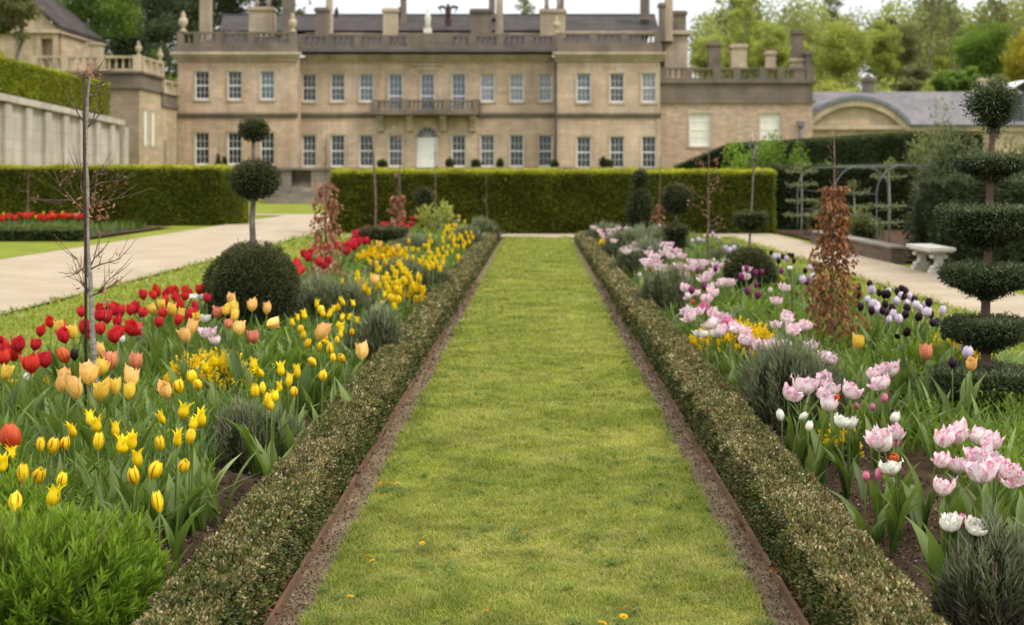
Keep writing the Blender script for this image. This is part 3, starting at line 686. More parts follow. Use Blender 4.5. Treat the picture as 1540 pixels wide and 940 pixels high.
q = Q()   # spandrels of the arched opening plus a moulded arch
for sg in (-1, 1):
    for a, b in zip(aa[:7][:-1], aa[:7][1:]):
        P = [(cxd+sg*rad*math.cos(a), D0+.004, dz+rad*math.sin(a)), (cxd+sg*rad, D0+.004, dz+rad*math.sin(a)), (cxd+sg*rad, D0+.004, dz+rad*math.sin(b)), (cxd+sg*rad*math.cos(b), D0+.004, dz+rad*math.sin(b))]
        q.add(P, [(0, 1, 2, 3)])
q.tube([(cxd+(rad+.1)*math.cos(a), D0-.03, dz+(rad+.1)*math.sin(a)) for a in aa], .1, 6)
q.build('door_arch', 'trim_stone', mansion)
# string course, cornice
q = Q()
for (a, b, D) in ((wr, rl, D0), (wl-.1, wr+.1, DW), (rl-.1, rr+.1, DW)):
    q.box(a, b, D-.12, D+.1, zpx(177, D), zpx(173.5, D)); q.box(a, b, D-.22, D+.1, zpx(173.4, D), zpx(170, D))
q.build('string_course', 'dark_stone', mansion)
q = Q()
for (a, b, D, y0, y1) in ((wr+.35, rl-.35, D0, 93, 83), (wl-.5, wr+.35, DW, 92, 79), (rl-.35, rr+.5, DW, 92, 79)):
    m1 = y0+(y1-y0)*.35; m2 = y0+(y1-y0)*.7
    q.box(a+.2, b-.2, D-.18, D+.3, zpx(y0, D), zpx(m1, D)); q.box(a+.1, b-.1, D-.38, D+.3, zpx(m1, D)+.002, zpx(m2, D)); q.box(a, b, D-.6, D+.3, zpx(m2, D)+.002, zpx(y1, D))
q.build('cornice', 'trim_stone', mansion)
# parapet balustrades
q = Q()
def blocking(a, b, D, y0, y1): q.box(a, b, D-.3, D+.5, zpx(y0, D), zpx(y1, D))
blocking(wr, rl, D0, 83, 71); blocking(wl-.2, wr, DW, 79, 68); blocking(rl, rr+.2, DW, 79, 66)
q.build('parapet', 'dark_stone', mansion)
q = Q()
balustrade(q, (wr, D0+.1), (rl, D0+.1), zpx(71, D0), zpx(53, D0), [0, .11, .22, .33, .445, .555, .67, .78, .89, 1], pw=.5, gap=.42)
balustrade(q, (wl, DW+.1), (wr, DW+.1), zpx(68, DW), zpx(48, DW), [0.02, .16, .35, .62, .97], pw=.5, gap=.42)
balustrade(q, (rl, DW+.1), (rr, DW+.1), zpx(66, DW), zpx(50, DW), [0.03, .35, .66, .98], pw=.5, gap=.42)
q.box(xpx(612, D0), xpx(680, D0), D0-.2, D0+.6, zpx(76, D0), zpx(50, D0))
q.build('balustrade', 'dark_stone', mansion)
for px, y, D, s in ((275, 48, DW, 1.1), (440, 48, DW, 1.0), (837, 50, DW, .9)):
    q = Q(); urn(q, xpx(px, D), D+.1, zpx(y, D), s); q.build('urn', 'trim_stone', mansion)
# attic storey ledges and slate roofs behind the balustrade
DR = D0+3
q = Q()
q.add([(wl+1, DW+1, zpx(76, DW)), (rr-1, DW+1, zpx(76, DW)), (rr-1, DR+1, zpx(49, DR)), (wl+1, DR+1, zpx(49, DR))], [(0, 1, 2, 3)])
q.add([(xpx(330, DR+3), DR+3, zpx(46, DR+3)), (xpx(992, DR+3), DR+3, zpx(46, DR+3)), (xpx(985, DR+9), DR+9, zpx(23, DR+9)), (xpx(335, DR+9), DR+9, zpx(23, DR+9))], [(0, 1, 2, 3)])
q.add([(xpx(330, DR+3), DR+18, zpx(46, DR+3)), (xpx(992, DR+3), DR+18, zpx(46, DR+3)), (xpx(985, DR+9), DR+9, zpx(23, DR+9)), (xpx(335, DR+9), DR+9, zpx(23, DR+9))], [(3, 2, 1, 0)])
q.add([(wl+1, DR+1, zpx(49, DR)), (rr-1, DR+1, zpx(49, DR)), (rr-1, D0+24, zpx(49, DR)), (wl+1, D0+24, zpx(49, DR))], [(0, 1, 2, 3)])
roof = q.build('roof', 'slate', mansion)
q = Q(); q.box(xpx(335, DR+9), xpx(985, DR+9), DR+8.85, DR+9.15, zpx(23.4, DR+9), zpx(21, DR+9)); q.build('ridge', 'slate_dark', roof)
q = Q(); q.box(xpx(455, DR), xpx(845, DR), DR+1.2, DR+2.9, zpx(53, DR), zpx(47, DR)); q.box(xpx(848, DR), xpx(1000, DR), DR+.6, DR+2.9, zpx(50, DR), zpx(45, DR)); q.build('attic_ledge', 'trim_stone', mansion)
for x0, x1, yb_, yt, dd, m, pots in ((300, 315, 60, -14, 2, 'trim_stone', 0), (374, 410, 50, 10, 3.2, 'trim_stone', 2), (424, 441, 62, -16, 2, 'dark_stone', 1), (474, 492, 50, 11, 3.1, 'dark_stone', 0), (490, 498, 50, -14, 4.4, 'trim_stone', 0), (576, 597, 50, 12, 3.2, 'trim_stone', 0), (602, 610, 30, -12, 9, 'dark_stone', 0), (708, 739, 50, 13, 3.2, 'dark_stone', 0), (735, 744, 22, -14, 9, 'dark_stone', 0), (746, 756, 46, -12, 4.4, 'trim_stone', 0), (813, 850, 50, 13, 3.2, 'trim_stone', 2), (840, 848, 13, -14, 4, 'dark_stone', 0), (964, 977, 24, -14, 8, 'dark_stone', 0), (992, 1000, 56, 4, 2, 'dark_stone', 0), (1001, 1012, 56, -16, 3, 'trim_stone', 0), (1010, 1032, 48, 16, 4, 'dark_stone', 0)):
    D = D0+dd; w = xpx(x1, D)-xpx(x0, D); chimney(mansion, xpx(x0, D), xpx(x1, D), D, D+max(1.0, w*.8), zpx(yb_+6, D), zpx(yt, D), m, pots)
# right hand return of the house with its own cornice
q = Q(); D = D0+4; q.box(xpx(1000, D), xpx(1034, D), D, D+10, zb, zpx(48, D)); q.box(xpx(998, D), xpx(1040, D), D-.35, D+10.3, zpx(52, D), zpx(46, D)); q.box(xpx(1002, D), xpx(1030, D), D+.2, D+9, zpx(45.9, D), zpx(36, D))
q.build('side_range', 'trim_stone', mansion)
# quoins
for x, sg, D in ((rr, -1, DW), (wl, 1, DW)):
    q = Q()
    for k in range(26):
        z = zb+k*.36; w = .24 if k % 2 else .13
        if z < zt-.6: q.box(x-sg*.03, x+sg*w, D-.035, D+.25, z, z+.355)
    q.build('quoins', 'trim_stone', mansion)
# downpipes
for px in (447.6, 836.3):
    q = Q(); x = xpx(px, D0); q.tube([(x, D0-.12, zc-.4), (x, D0-.12, zb)], .09, 8); q.box(x-.16, x+.16, D0-.3, D0-.002, zc-.75, zc-.4); q.build('downpipe', 'lead', mansion)
# balcony
q = Q(); bx0, bx1 = xpx(563, D0-1.3), xpx(718, D0-1.3)
q.box(bx0-.1, bx1+.1, D0-1.4, D0-.005, zpx(172, D0-1), zpx(168, D0-1)); q.box(bx0+.05, bx1-.05, D0-1.2, D0-.006, zpx(174.5, D0-1), zpx(172, D0-1)-.002)
balc = q.build('balcony', 'dark_stone', mansion)
q = Q(); zz0, zz1 = zpx(168, D0-1.3), zpx(150, D0-1.3)
balustrade(q, (bx0, D0-1.2), (bx1, D0-1.2), zz0, zz1, [0.012, .30, .70, .988], pw=.4, gap=.3)
balustrade(q, (bx0, D0-1.0), (bx0, D0-.1), zz0, zz1, [0, 1], pw=.2, gap=.3); balustrade(q, (bx1, D0-1.0), (bx1, D0-.1), zz0, zz1, [0, 1], pw=.2, gap=.3)
q.build('balcony_balustrade', 'dark_stone', balc)
for px in (573, 617, 667, 712):
    x = xpx(px, D0); z1, z0 = zpx(174.5, D0), zpx(198, D0); q = Q()
    pr = [(0, z0), (.28, z0+.05), (.36, z0+.4), (.5, z0+.75), (.95, z1-.25), (1.05, z1-.02), (0, z1-.02)]
    for (a, za), (b, zb2) in zip(pr[:-2], pr[1:-1]): q.box(x-.24, x+.24, D0-(a+b)/2, D0-.003, za, zb2-.002)
    q.box(x-.25, x+.25, D0-1.1, D0-.002, z1-.12, z1-.004)
    q.build('bracket', 'trim_stone', balc)
q = Q(); q.box(xpx(627, D0), xpx(658, D0), D0-.1, D0+.1, zpx(106, D0), zpx(99, D0)); q.box(xpx(621, D0), xpx(664, D0), D0-.22, D0+.1, zpx(98.9, D0), zpx(96, D0)); q.build('window_hood', 'trim_stone', mansion)
# statue and eagle on the roof
q = Q(); x = xpx(643, D0); q.box(x-.3, x+.3, D0-.1, D0+.5, zpx(50, D0)-.01, zpx(42, D0)); q.lathe([(.001, 0), (.22, 0), (.2, .5), (.25, .9), (.16, 1.15), (.1, 1.25), (.13, 1.4), (.09, 1.55), (.001, 1.6)], (x, D0+.2, zpx(42, D0)), 8); q.build('statue', 'white_stone', mansion)
q = Q(); D = D0+6; x = xpx(674, D); z = zpx(28, D); q.box(x-.25, x+.25, D-.25, D+.25, z-.6, z); q.lathe([(.001, 0), (.1, 0), (.22, .35), (.28, .7), (.16, 1.0), (.14, 1.15), (.001, 1.25)], (x, D, z), 8)
for sg in (-1, 1):
    for k in range(5): q.tube([(x+sg*.15, D, z+.85), (x+sg*(.45+.1*k), D, z+1.05-.02*k), (x+sg*(.78-.1*k), D, z+.85-.15*k)], [.09, .08, .02], 5)
q.build('eagle', 'rust', mansion)
for px in (506, 601):
    q = Q(); D = D0+6; urn(q, xpx(px, D), D, zpx(26, D), .6); q.build('finial', 'rust', mansion)

# ---- left pavilion, its side face turned towards the garden
XP = xpx(210, 98.8); PW = empty('stone_pavilion', (XP-3, 99, 1.8), 'lower stone pavilion with balustrade and urns joining the left end of the mansion', 'pavilion')
d1 = 104.4; zt1 = zpx(133, 98.8); zt0 = zpx(107, 98.8)
q = Q(); q.box(XP-8, XP, 98.8, d1, 1.5, zt1); q.box(XP-8, XP-.02, d1+.005, D0, 1.5, zpx(166, d1)+.3); q.build('wall', 'warm_stone', PW)
q = Q(); q.box(XP-8.02, XP-.02, 98.77, 98.795, 1.5, zt1-.01); q.build('front_face', 'shadow_stone', PW)  # thin skin over the unlit front, its shade put into the stone colour
q = Q(); q.box(XP-8.2, XP+.2, 98.6, d1+.2, zt1+.002, zt1+.3); q.box(XP-8.0, XP+.03, 98.75, d1+.03, zt1+.302, zt0-.15); q.box(XP-8.2, XP+.22, 98.58, d1+.2, zt0-.148, zt0)
z2 = zpx(166, d1)+.3; q.box(XP-7.8, XP+.15, d1+.21, D0-2.3, z2+.002, z2+.3); q.box(XP-7.9, XP+.02, d1+.21, D0-2.3, z2+.302, z2+1.0)
q.build('cornice', 'dark_stone', PW)
q = Q(); zr = zpx(84, 98.8)
balustrade(q, (XP-7.5, 98.8), (XP-.1, 98.8), zt0, zr, [.03, .32, .66, .99], pw=.5, gap=.42); balustrade(q, (XP, 99.2), (XP, d1), zt0, zr, [0.0, .35, .68, 1], pw=.4, gap=.42)
balustrade(q, (XP, d1+.4), (XP, D0-2.4), z2+1.0, z2+2.0, [0.0, .5, 1], pw=.4, gap=.42)
q.build('balustrade', 'trim_stone', PW)
for x, y, z, s in ((XP-.1, 98.9, zr, .72), (XP-.05, d1, zr, .72)):
    q = Q(); urn(q, x, y, z, s); q.build('urn', 'trim_stone', PW)
q = Q(); D = 100; q.box(xpx(132, D), xpx(150, D), D, D+1, zt0, zpx(67, D)); q.box(xpx(130, D), xpx(152, D), D-.1, D+1.1, zpx(67, D)+.002, zpx(64, D)); q.build('chimney', 'trim_stone', PW)
for ya, yb_ in ((99.7, 100.5), (101.7, 102.5)):
    q = Q(); q.box(XP-.1, XP+.02, ya, yb_, zpx(219, 99.5), zpx(166, 99.5)); w = q.build('blind_window', 'blind', PW)
    q = Q(); q.box(XP-.1, XP+.07, ya-.18, ya-.003, zpx(221, 99.5), zpx(163, 99.5)); q.box(XP-.1, XP+.07, yb_+.003, yb_+.18, zpx(221, 99.5), zpx(163, 99.5)); q.box(XP-.1, XP+.07, ya-.003, yb_+.003, zpx(166, 99.5)+.003, zpx(163, 99.5)); q.build('surround', 'trim_stone', w)
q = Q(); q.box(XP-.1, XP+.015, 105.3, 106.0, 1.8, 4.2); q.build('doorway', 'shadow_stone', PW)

# ---- service wing on the right
DS = 109.8; SW = empty('service_wing', (xpx(1105, DS), DS, 1.8), 'low rubble stone wing with two blind white windows and balustrade right of the mansion', 'house wing')
sx0, sx1 = rr+.05, xpx(1222, DS); so = []
for a, b, yt, yb_ in ((1037, 1068, 170, 220), (1143, 1173, 170, 217)): so.append((xpx(a, DS), xpx(b, DS), zpx(yb_, DS), zpx(yt, DS)))
q = Q(); facade(q, sx0, sx1, 1.2, zpx(150, DS), DS, so, .3); q.add([(sx1, DS, 1.2), (sx1, DS+12, 1.2), (sx1, DS+12, zpx(150, DS)), (sx1, DS, zpx(150, DS))], [(0, 1, 2, 3)]); q.build('wall', 'rubble_stone', SW)
for o in so:
    w = window(SW, *o, DS, 3, 4, 'blind', True, 'trim_stone')
q = Q(); q.box(sx0, sx1+.2, DS-.2, DS+12, zpx(155, DS), zpx(151, DS)); q.box(sx0, sx1+.02, DS-.03, DS+12, zpx(151, DS)+.002, zpx(125, DS)); q.box(sx0, sx1+.3, DS-.25, DS+12, zpx(125, DS)+.002, zpx(121, DS)); q.build('parapet', 'dark_stone', SW)
q = Q(); balustrade(q, (sx0+.3, DS), (sx1-.2, DS), zpx(121, DS), zpx(102, DS), [0, .17, .36, .5, .68, .8, 1.0], pw=.55, gap=.42)
q.box(xpx(1194, DS), sx1, DS-.1, DS+1.2, zpx(121, DS)+.002, zpx(101, DS)); q.build('balustrade', 'dark_stone', SW)
for x0, x1, yb_, yt, dd, m in ((1066, 1083, 104, 63, 3, 'dark_stone'), (1100, 1123, 104, 66, 3, 'trim_stone'), (1153, 1167, 104, 76, 2, 'trim_stone'), (1193, 1208, 86, 45, 1.0, 'dark_stone'), (1191, 1209, 101, 87, .9, 'trim_stone'), (1212, 1221, 101, 76, .4, 'dark_stone')):
    D = DS+dd; chimney(SW, xpx(x0, D), xpx(x1, D), D, D+.9, zpx(yb_, D), zpx(yt, D), m)
q = Q(); x = xpx(1204, DS); q.tube([(x, DS-.14, zpx(186, DS)), (x, DS-.14, 1.3)], .1, 8); q.box(x-.25, x+.25, DS-.35, DS-.003, zpx(190, DS), zpx(182, DS)); q.build('downpipe', 'lead', SW)

# ---- stable range with slate roof and segmental pediment
DT = 112.0; ST = empty('stable_range', (xpx(1400, DT), DT, 1.5), 'low stable range with long grey slate roof and shallow arched pediment', 'stable')
tx0, tx1 = xpx(1212, DT), xpx(1720, DT); ze, zr = zpx(187, DT), zpx(138, DT+5)
q = Q(); q.box(tx0, tx1, DT, DT+10, .5, ze); q.build('wall', 'warm_stone', ST)
q = Q(); q.add([(tx0-4, DT-.4, ze), (tx1, DT-.4, ze), (tx1, DT+5, zr), (tx0-4, DT+5, zr), (tx0-4, DT+10.4, ze), (tx1, DT+10.4, ze)], [(0, 1, 2, 3), (3, 2, 5, 4)]); rf = q.build('roof', 'slate_pale', ST)
q = Q(); q.tube([(tx0, DT-.5, ze-.06), (tx1, DT-.5, ze-.06)], .1, 6); q.build('gutter', 'lead', ST)
q = Q(); q.box(tx0, tx1, DT-.25, DT-.004, ze-.55, ze-.15); q.build('eaves_band', 'trim_stone', ST)
px0, px1 = xpx(1209, DT-1), xpx(1364, DT-1); pc = (px0+px1)/2; pw = (px1-px0)/2; ph = zpx(149, DT-1)-zpx(187, DT-1); zp = zpx(188, DT-1)
RR = (pw*pw+ph*ph)/(2*ph); a0 = math.asin(pw/RR); an = np.linspace(-a0, a0, 25)
def arc(r, dz=0): return [(pc+r*math.sin(a), zp+ph-RR+r*math.cos(a)+dz) for a in an]
q = Q(); A = arc(RR-.45)
for (xa, za), (xb, zb2) in zip(A[:-1], A[1:]): q.add([(xa, DT-.9, zp), (xb, DT-.9, zp), (xb, DT-.9, max(zp, zb2)), (xa, DT-.9, max(zp, za))], [(0, 1, 2, 3)])
ped = q.build('pediment', 'warm_stone', ST)
q = Q(); A, B = arc(RR), arc(RR-.5)
for i in range(24): q.prism([B[i], B[i+1], A[i+1], A[i]], DT-1.35, DT-.8)
q.box(px0-.1, px1+.1, DT-1.3, DT-.8, zp-.35, zp-.02)
q.build('arch_moulding', 'trim_stone', ped)
q = Q(); A, B = arc(RR+.3), arc(RR+.01)
for i in range(24): q.prism([B[i], B[i+1], A[i+1], A[i]], DT-1.5, DT+4)
q.build('lead_flashing', 'lead', ped)
q = Q(); q.box(px0+.2, px1-.2, DT-.88, DT-.002, 1, zp-.351); q.build('projecting_bay', 'warm_stone', ST)
chimney(ST, xpx(1299, DT+5), xpx(1315, DT+5), DT+4.8, DT+5.6, zr-.4, zpx(117, DT+5), 'dark_stone'); chimney(ST, xpx(1473, DT+5), xpx(1483, DT+5), DT+4.8, DT+5.6, zr-.4, zpx(117, DT+5), 'trim_stone')
q = Q(); D = DT-.2; a, b = xpx(1514, D), xpx(1570, D); q.box(a, b, D+.3, D+4, ze+.1, zpx(140, D)); dm = q.build('dormer', 'slate_dark', ST)
q = Q(); q.prism([(a-.4, zpx(143, D)), ((a+b)/2, zpx(122, D)), ((a+b)/2, zpx(120, D)), (a-.5, zpx(141, D))], D, D+4); q.prism([((a+b)/2, zpx(122, D)), (b+.4, zpx(143, D)), (b+.5, zpx(141, D)), ((a+b)/2, zpx(120, D))], D, D+4); q.build('dormer_roof', 'white_paint', dm)
q = Q(); q.box(a+.15, a+1.1, D+.26, D+.298, ze+.3, zpx(150, D)); q.box(a+1.25, b-.2, D+.26, D+.298, ze+.3, zpx(150, D)); q.build('window', 'pane_mid', dm)

# ---- gabled building on the bank at the left
DG = 100; GB = empty('gabled_building', (xpx(60, DG), DG, 9.0), 'gabled stone building with stone roof high on the bank behind trees', 'building')
gx1 = xpx(88, DG); gx0 = gx1-6.2; gz = zpx(44, DG); apex = gz+2.9; gm = (gx0+gx1)/2
q = Q(); facade(q, gx0, gx1, 6.0, gz, DG, [(xpx(62, DG), xpx(80, DG), 6.2, zpx(58, DG))], .5); q.add([(gx0, DG, gz), (gx1, DG, gz), (gm, DG, apex), (gm-.01, DG, apex)], [(0, 1, 2, 3)]); q.box(gx0, gx1, DG+.55, DG+9, 6, gz); q.build('wall', 'warm_stone', GB)
q = Q()
for x in (xpx(58, DG), xpx(84, DG), xpx(30, DG)): q.box(x-.18, x+.18, DG-.12, DG-.003, 6, gz-.3)
q.build('pilasters', 'trim_stone', GB)
q = Q(); q.box(gx0-.2, gx1+.25, DG-.3, DG+9, gz-.28, gz-.003); q.build('cornice', 'trim_stone', GB)
q = Q(); q.prism([(gx1+.35, gz-.05), (gx1+.4, gz+.14), (gm, apex+.22), (gm, apex+.02)], DG-.4, DG+9.3); q.prism([(gx0-.35, gz-.05), (gm, apex+.02), (gm, apex+.22), (gx0-.4, gz+.14)], DG-.4, DG+9.3); q.build('roof', 'slate', GB)

# ---- retaining wall with pilaster strips
RW = empty('retaining_wall', (-26.9, 70, 0), 'tall pale stone retaining wall with pilaster strips under the golden hedge', 'wall')
q = Q(); st = [(48, 5.95), (69.7, 5.62), (90, 5.12)]
for (ya, za), (yb_, zb2) in zip(st[:-1], st[1:]):
    V = [(-26.4, ya, -.2), (-26.4, yb_, -.2), (-26.4, yb_, zb2), (-26.4, ya, za), (-28, ya, -.2), (-28, yb_, -.2), (-28, yb_, zb2), (-28, ya, za)]
    q.add(V, [(0, 1, 2, 3), (3, 2, 6, 7), (1, 5, 6, 2), (4, 0, 3, 7)])
q.build('wall', 'pale_wall', RW)
zw = lambda y: float(np.interp(y, [48, 69.7, 90], [5.95, 5.62, 5.12]))
for y in np.arange(56, 91, 2.9):
    q = Q(); q.box(-26.398, -26.16, y-.42, y+.42, -.2, zw(y)-.5); q.build('pilaster', 'pale_wall', RW)
    q = Q(); q.box(-26.397, -26.30, y+.43, y+.66, -.2, zw(y)-.6); q.build('dark_joint', 'dark_stone', RW)  # dark stone strip for the vertical joint next to each pilaster
q = Q()
for (ya, za), (yb_, zb2) in zip(st[:-1], st[1:]):
    V = [(x, y, z+dz) for y, z in ((ya, za), (yb_, zb2)) for x in (-28, -26.05) for dz in (-.42, -.08)]
    q.add(V, [(0, 4, 5, 1), (2, 3, 7, 6), (1, 5, 7, 3), (0, 2, 6, 4), (4, 6, 7, 5), (0, 1, 3, 2)])
q.build('coping', 'pale_wall', RW)

# ---- terrace wall and steps in front of the mansion
TW = empty('terrace_wall', (-15, 80, 0), 'grey stone terrace wall with flight of steps in front of the mansion', 'wall')
q = Q(); a, b = xpx(436, 80), xpx(466, 80); q.box(-40, a, 80.4, 81.6, -.1, 1.85); q.box(b, 16, 80.4, 81.6, -.1, 1.85); q.box(a, b, 81.3, 81.6, -.1, 1.85); q.build('wall', 'terrace_stone', TW)
q = Q(); q.box(-40, 16, 80.25, 81.65, 1.852, 2.0); q.build('coping', 'terrace_stone', TW)
q = Q()
for k in range(7): q.box(a-1.2*(k < 3), b+1.2*(k < 3), 79.0+.33*k, 81.29, -.1 if k == 0 else .17*k-.02, .17*(k+1))
q.build('steps', 'terrace_stone', TW)
# ---- low brick wall by the right gravel path
q = Q(); q.box(6.16, 6.42, 24.7, 32.0, -.1, .24)
BW = q.build('brick_wall', 'brickwork'); tag(BW, 'low old brick wall edging the gravel under the steel arches', 'wall')
q = Q(); q.box(6.12, 6.46, 24.65, 32.05, .242, .28); q.build('coping', 'terrace_stone', BW)
# ---- white stone bench
BN = empty('stone_bench', (6.25, 22.4, 0), 'pale stone garden bench on scroll supports beside the right gravel path', 'bench')
q = Q(); q.box(6.0, 6.40, 21.7, 23.1, .355, .405); q.box(6.03, 6.37, 21.75, 23.05, .325, .353); q.build('seat', 'white_stone', BN)
for y in (21.92, 22.9):
    q = Q(); q.box(6.05, 6.35, y-.09, y+.09, .0, .06)
    for k in range(6):
        z = .06+k*.0442; w = .105-.055*math.sin(math.pi*(k+.5)/6); q.box(6.20-w, 6.20+w, y-.075, y+.075, z+.001, z+.0442)
    for sx in (-1, 1): q.tube([(6.2+sx*.09, y-.08, .09), (6.2+sx*.09, y+.08, .09)], .036, 8); q.tube([(6.2+sx*.10, y-.08, .26), (6.2+sx*.10, y+.08, .26)], .034, 8)
    q.build('leg', 'white_stone', BN)
# ---- steel arches
def arch(x, y, w, h, label):
    q = Q(); r = .5; pts = [(x, y, 0), (x, y, h-r)]+[(x+r-r*math.cos(t), y, h-r+r*math.sin(t)) for t in np.linspace(0, np.pi/2, 7)[1:]]+[(x+w-r+r*math.sin(t), y, h-r+r*math.cos(t)) for t in np.linspace(0, np.pi/2, 7)]+[(x+w, y, 0)]
    q.tube(pts, .028, 6); return pts
AR = empty('garden_arches', (7, 31, 0), 'grey steel hoop pergola joined by rails behind the low brick wall', 'pergola')
for y in (36.0, 31.5, 27.6):
    q = Q(); w = 2.3; h = 1.72; r = .55; x = 6.6
    pts = [(x, y, 0), (x, y, h-r)]+[(x+r-r*math.cos(t), y, h-r+r*math.sin(t)) for t in np.linspace(0, np.pi/2, 7)[1:]]+[(x+w-r+r*math.sin(t), y, h-r+r*math.cos(t)) for t in np.linspace(0, np.pi/2, 7)]+[(x+w, y, 0)]
    q.tube(pts, .015, 6); q.build('hoop', 'steel', AR)
for x, z in ((7.15, 1.72), (8.35, 1.72), (6.6, 1.15), (6.6, .7)):
    q = Q(); q.tube([(x, 36, z), (x, 27.6, z)], .012 if z > 1.2 else .006, 5); q.build('rail', 'steel', AR)
# ------------------------------------------------------------------ trees beyond the garden
def bg_tree(name, px, ytop, ybot, wpx, D, mat, n, label, L=.34, cat='tree', trunk='bark', airy=0.0, group=None, conical=False, gnd=None):
    x = xpx(px, D); zt = zpx(ytop, D); zb_ = zpx(ybot, D); w = wpx*D/F/2; z0 = float(terrain(x, D)) if gnd is None else gnd
    z0 = min(z0, zb_)
    t = empty(name, (x, D, z0), label, cat, group)
    q = Q(); c0 = zb_+(zt-zb_)*0.05
    tips, _ = branchy(q, (x, D, z0-.3), (x+rng.normal()*.3, D, zt-.06*(zt-zb_)), max(.16, w*.065), 26 if airy else 14, w*1.15, lo=max(.12, (zb_-z0)/(zt-z0)+.02), up=1.1 if airy else .7, sub=5 if airy else 2, wob=.10)
    q.build('trunk', trunk, t)
    n = int(n*1.9); q = Q(); k = 34+int(w*8)
    P = unit(k)*(rng.random((k, 1))**.40); h = (zt-zb_)/2
    if conical: P[:, :2] *= np.clip((1-P[:, 2:3])*.62, .08, 1.1)
    C = np.array([x, D, zb_+h])+P*[w*.82, w*.82, h*.86]
    if airy: C = np.concatenate([C[:k//4], tips])
    s = (.24+.24*rng.random(len(C)))*min(w, h)*(0.36 if airy else 1.0)
    ci = rng.choice(len(C), n, p=s**2/np.sum(s**2)); g = unit(n)*(rng.random((n, 1))**.45)
    pts = C[ci]+g*s[ci][:, None]*[1, 1, .75]
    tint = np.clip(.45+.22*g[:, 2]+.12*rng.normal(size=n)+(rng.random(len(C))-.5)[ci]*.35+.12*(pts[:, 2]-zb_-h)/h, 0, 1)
    q.leaves(pts, unit(n)+[0, 0, .1], L*(.6+.7*rng.random(n)), L*.62, tint)
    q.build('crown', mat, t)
    return t
TR = [
 # px, top, bottom, width, D, mat, n, airy, label
 (1062, 44, 140, 62, 150, 'tree_lime', 3200, 0, 'pale lime tree rising just behind the right end of the mansion'),
 (1112, -8, 120, 74, 165, 'tree_lime', 2000, 1, 'tall open lime tree above the service wing balustrade'),
 (1160, 28, 128, 60, 150, 'tree_lime', 3000, 0, 'yellow green tree between the service wing chimneys'),
 (1090, -40, 70, 60, 190, 'tree_olive', 700, 1, 'thin bare topped tree behind the pale lime tree'),
 (1205, 60, 140, 52, 146, 'tree_lime', 2200, 0, 'small yellow green tree behind the tallest service wing chimney'),
 (1266, 26, 142, 92, 140, 'tree_lime', 6500, 0, 'broad lime green tree left of centre above the arched pediment'),
 (1252, -30, 60, 56, 180, 'tree_olive', 700, 1, 'sparse twiggy tree showing above the broad lime green tree'),
 (1328, 24, 136, 62, 148, 'tree_lime', 3800, 0, 'upright pale green tree right of the broad lime green tree'),
 (1332, 30, 60, 50, 170, 'tree_dark', 1500, 0, 'dark ivy covered treetop behind the upright pale green tree'),
 (1362, 30, 100, 50, 165, 'tree_olive', 1700, 0, 'grey brown tree still without leaves on the wooded hill'),
 (1391, -60, 95, 70, 158, 'tree_olive', 900, 1, 'very tall bare tree with straight dark trunk on the hill'),
 (1434, -60, 90, 70, 160, 'tree_olive', 900, 1, 'tall bare forked tree left of the bright green tree'),
 (1482, 30, 132, 112, 142, 'tree_green', 6500, 0, 'large bright green tree right of the tall bare trees'),
 (1498, -25, 60, 60, 175, 'tree_olive', 800, 1, 'thin bare tree behind the large bright green tree'),
 (1380, 92, 128, 50, 132, 'tree_olive', 2200, 0, 'rounded dark green clipped looking bush above the slate roof'),
 (1364, 118, 142, 52, 124, 'tree_olive', 2000, 0, 'low brownish rounded bush close behind the slate roof'),
 (1448, 100, 140, 76, 126, 'tree_green', 3500, 0, 'bright green spreading bush behind the slate roof'),
 (1418, 108, 142, 50, 122, 'tree_green', 1800, 0, 'small leafy bush between the rounded bush and the bright bush'),
 (1546, 34, 128, 84, 134, 'tree_yellow', 4000, 0, 'golden yellow tree at the far right above the stable roof'),
 (1500, 112, 142, 40, 122, 'tree_olive', 1200, 0, 'small brown green bush left of the golden yellow tree'),
 (1420, 60, 120, 50, 165, 'tree_lime', 1500, 0, 'hazy pale tree between the two tall bare trees'),
 (148, -60, 88, 130, 111, 'tree_green', 9000, 0, 'bright green tree on the bank behind the gabled building'),
 (128, 58, 112, 80, 109, 'tree_dark', 3500, 0, 'dark yew below the bright green tree on the bank'),
 (196, 48, 130, 84, 113, 'tree_dark', 4500, 0, 'dark yew rising behind the stone pavilion'),
 (216, 66, 140, 60, 116, 'tree_green', 2800, 0, 'mid green bush between the dark yew and the mansion'),
 (228, -70, 140, 90, 135, 'tree_dark', 6000, 0, 'dark grey green conifer behind the left corner of the mansion'),
 (282, -80, 90, 84, 150, 'tree_dark', 5000, 0, 'dark conifer behind the chimneys on the left'),
 (350, -60, 60, 70, 155, 'tree_dark', 3200, 0, 'dark conifer showing between the left chimneys'),
 (405, -50, 40, 60, 160, 'tree_dark', 2200, 0, 'dark treetop behind the wide chimney block'),
 (455, -20, 50, 46, 150, 'tree_olive', 1100, 1, 'light treetop behind the roof ridge'),
 (800, -10, 45, 56, 180, 'tree_olive', 350, 1, 'bare treetop behind the roof near the middle chimneys'),
 (18, -60, 74, 74, 88, 'tree_olive', 4500, 0, 'olive green tree in front of the gabled building'),
]
for px, yt, yb_, w, D, m, n, airy, lab in TR:
    bg_tree('tree', px, yt, yb_, w, D, m, n, lab, airy=airy, L=.24*D/140 if D > 100 else .20)
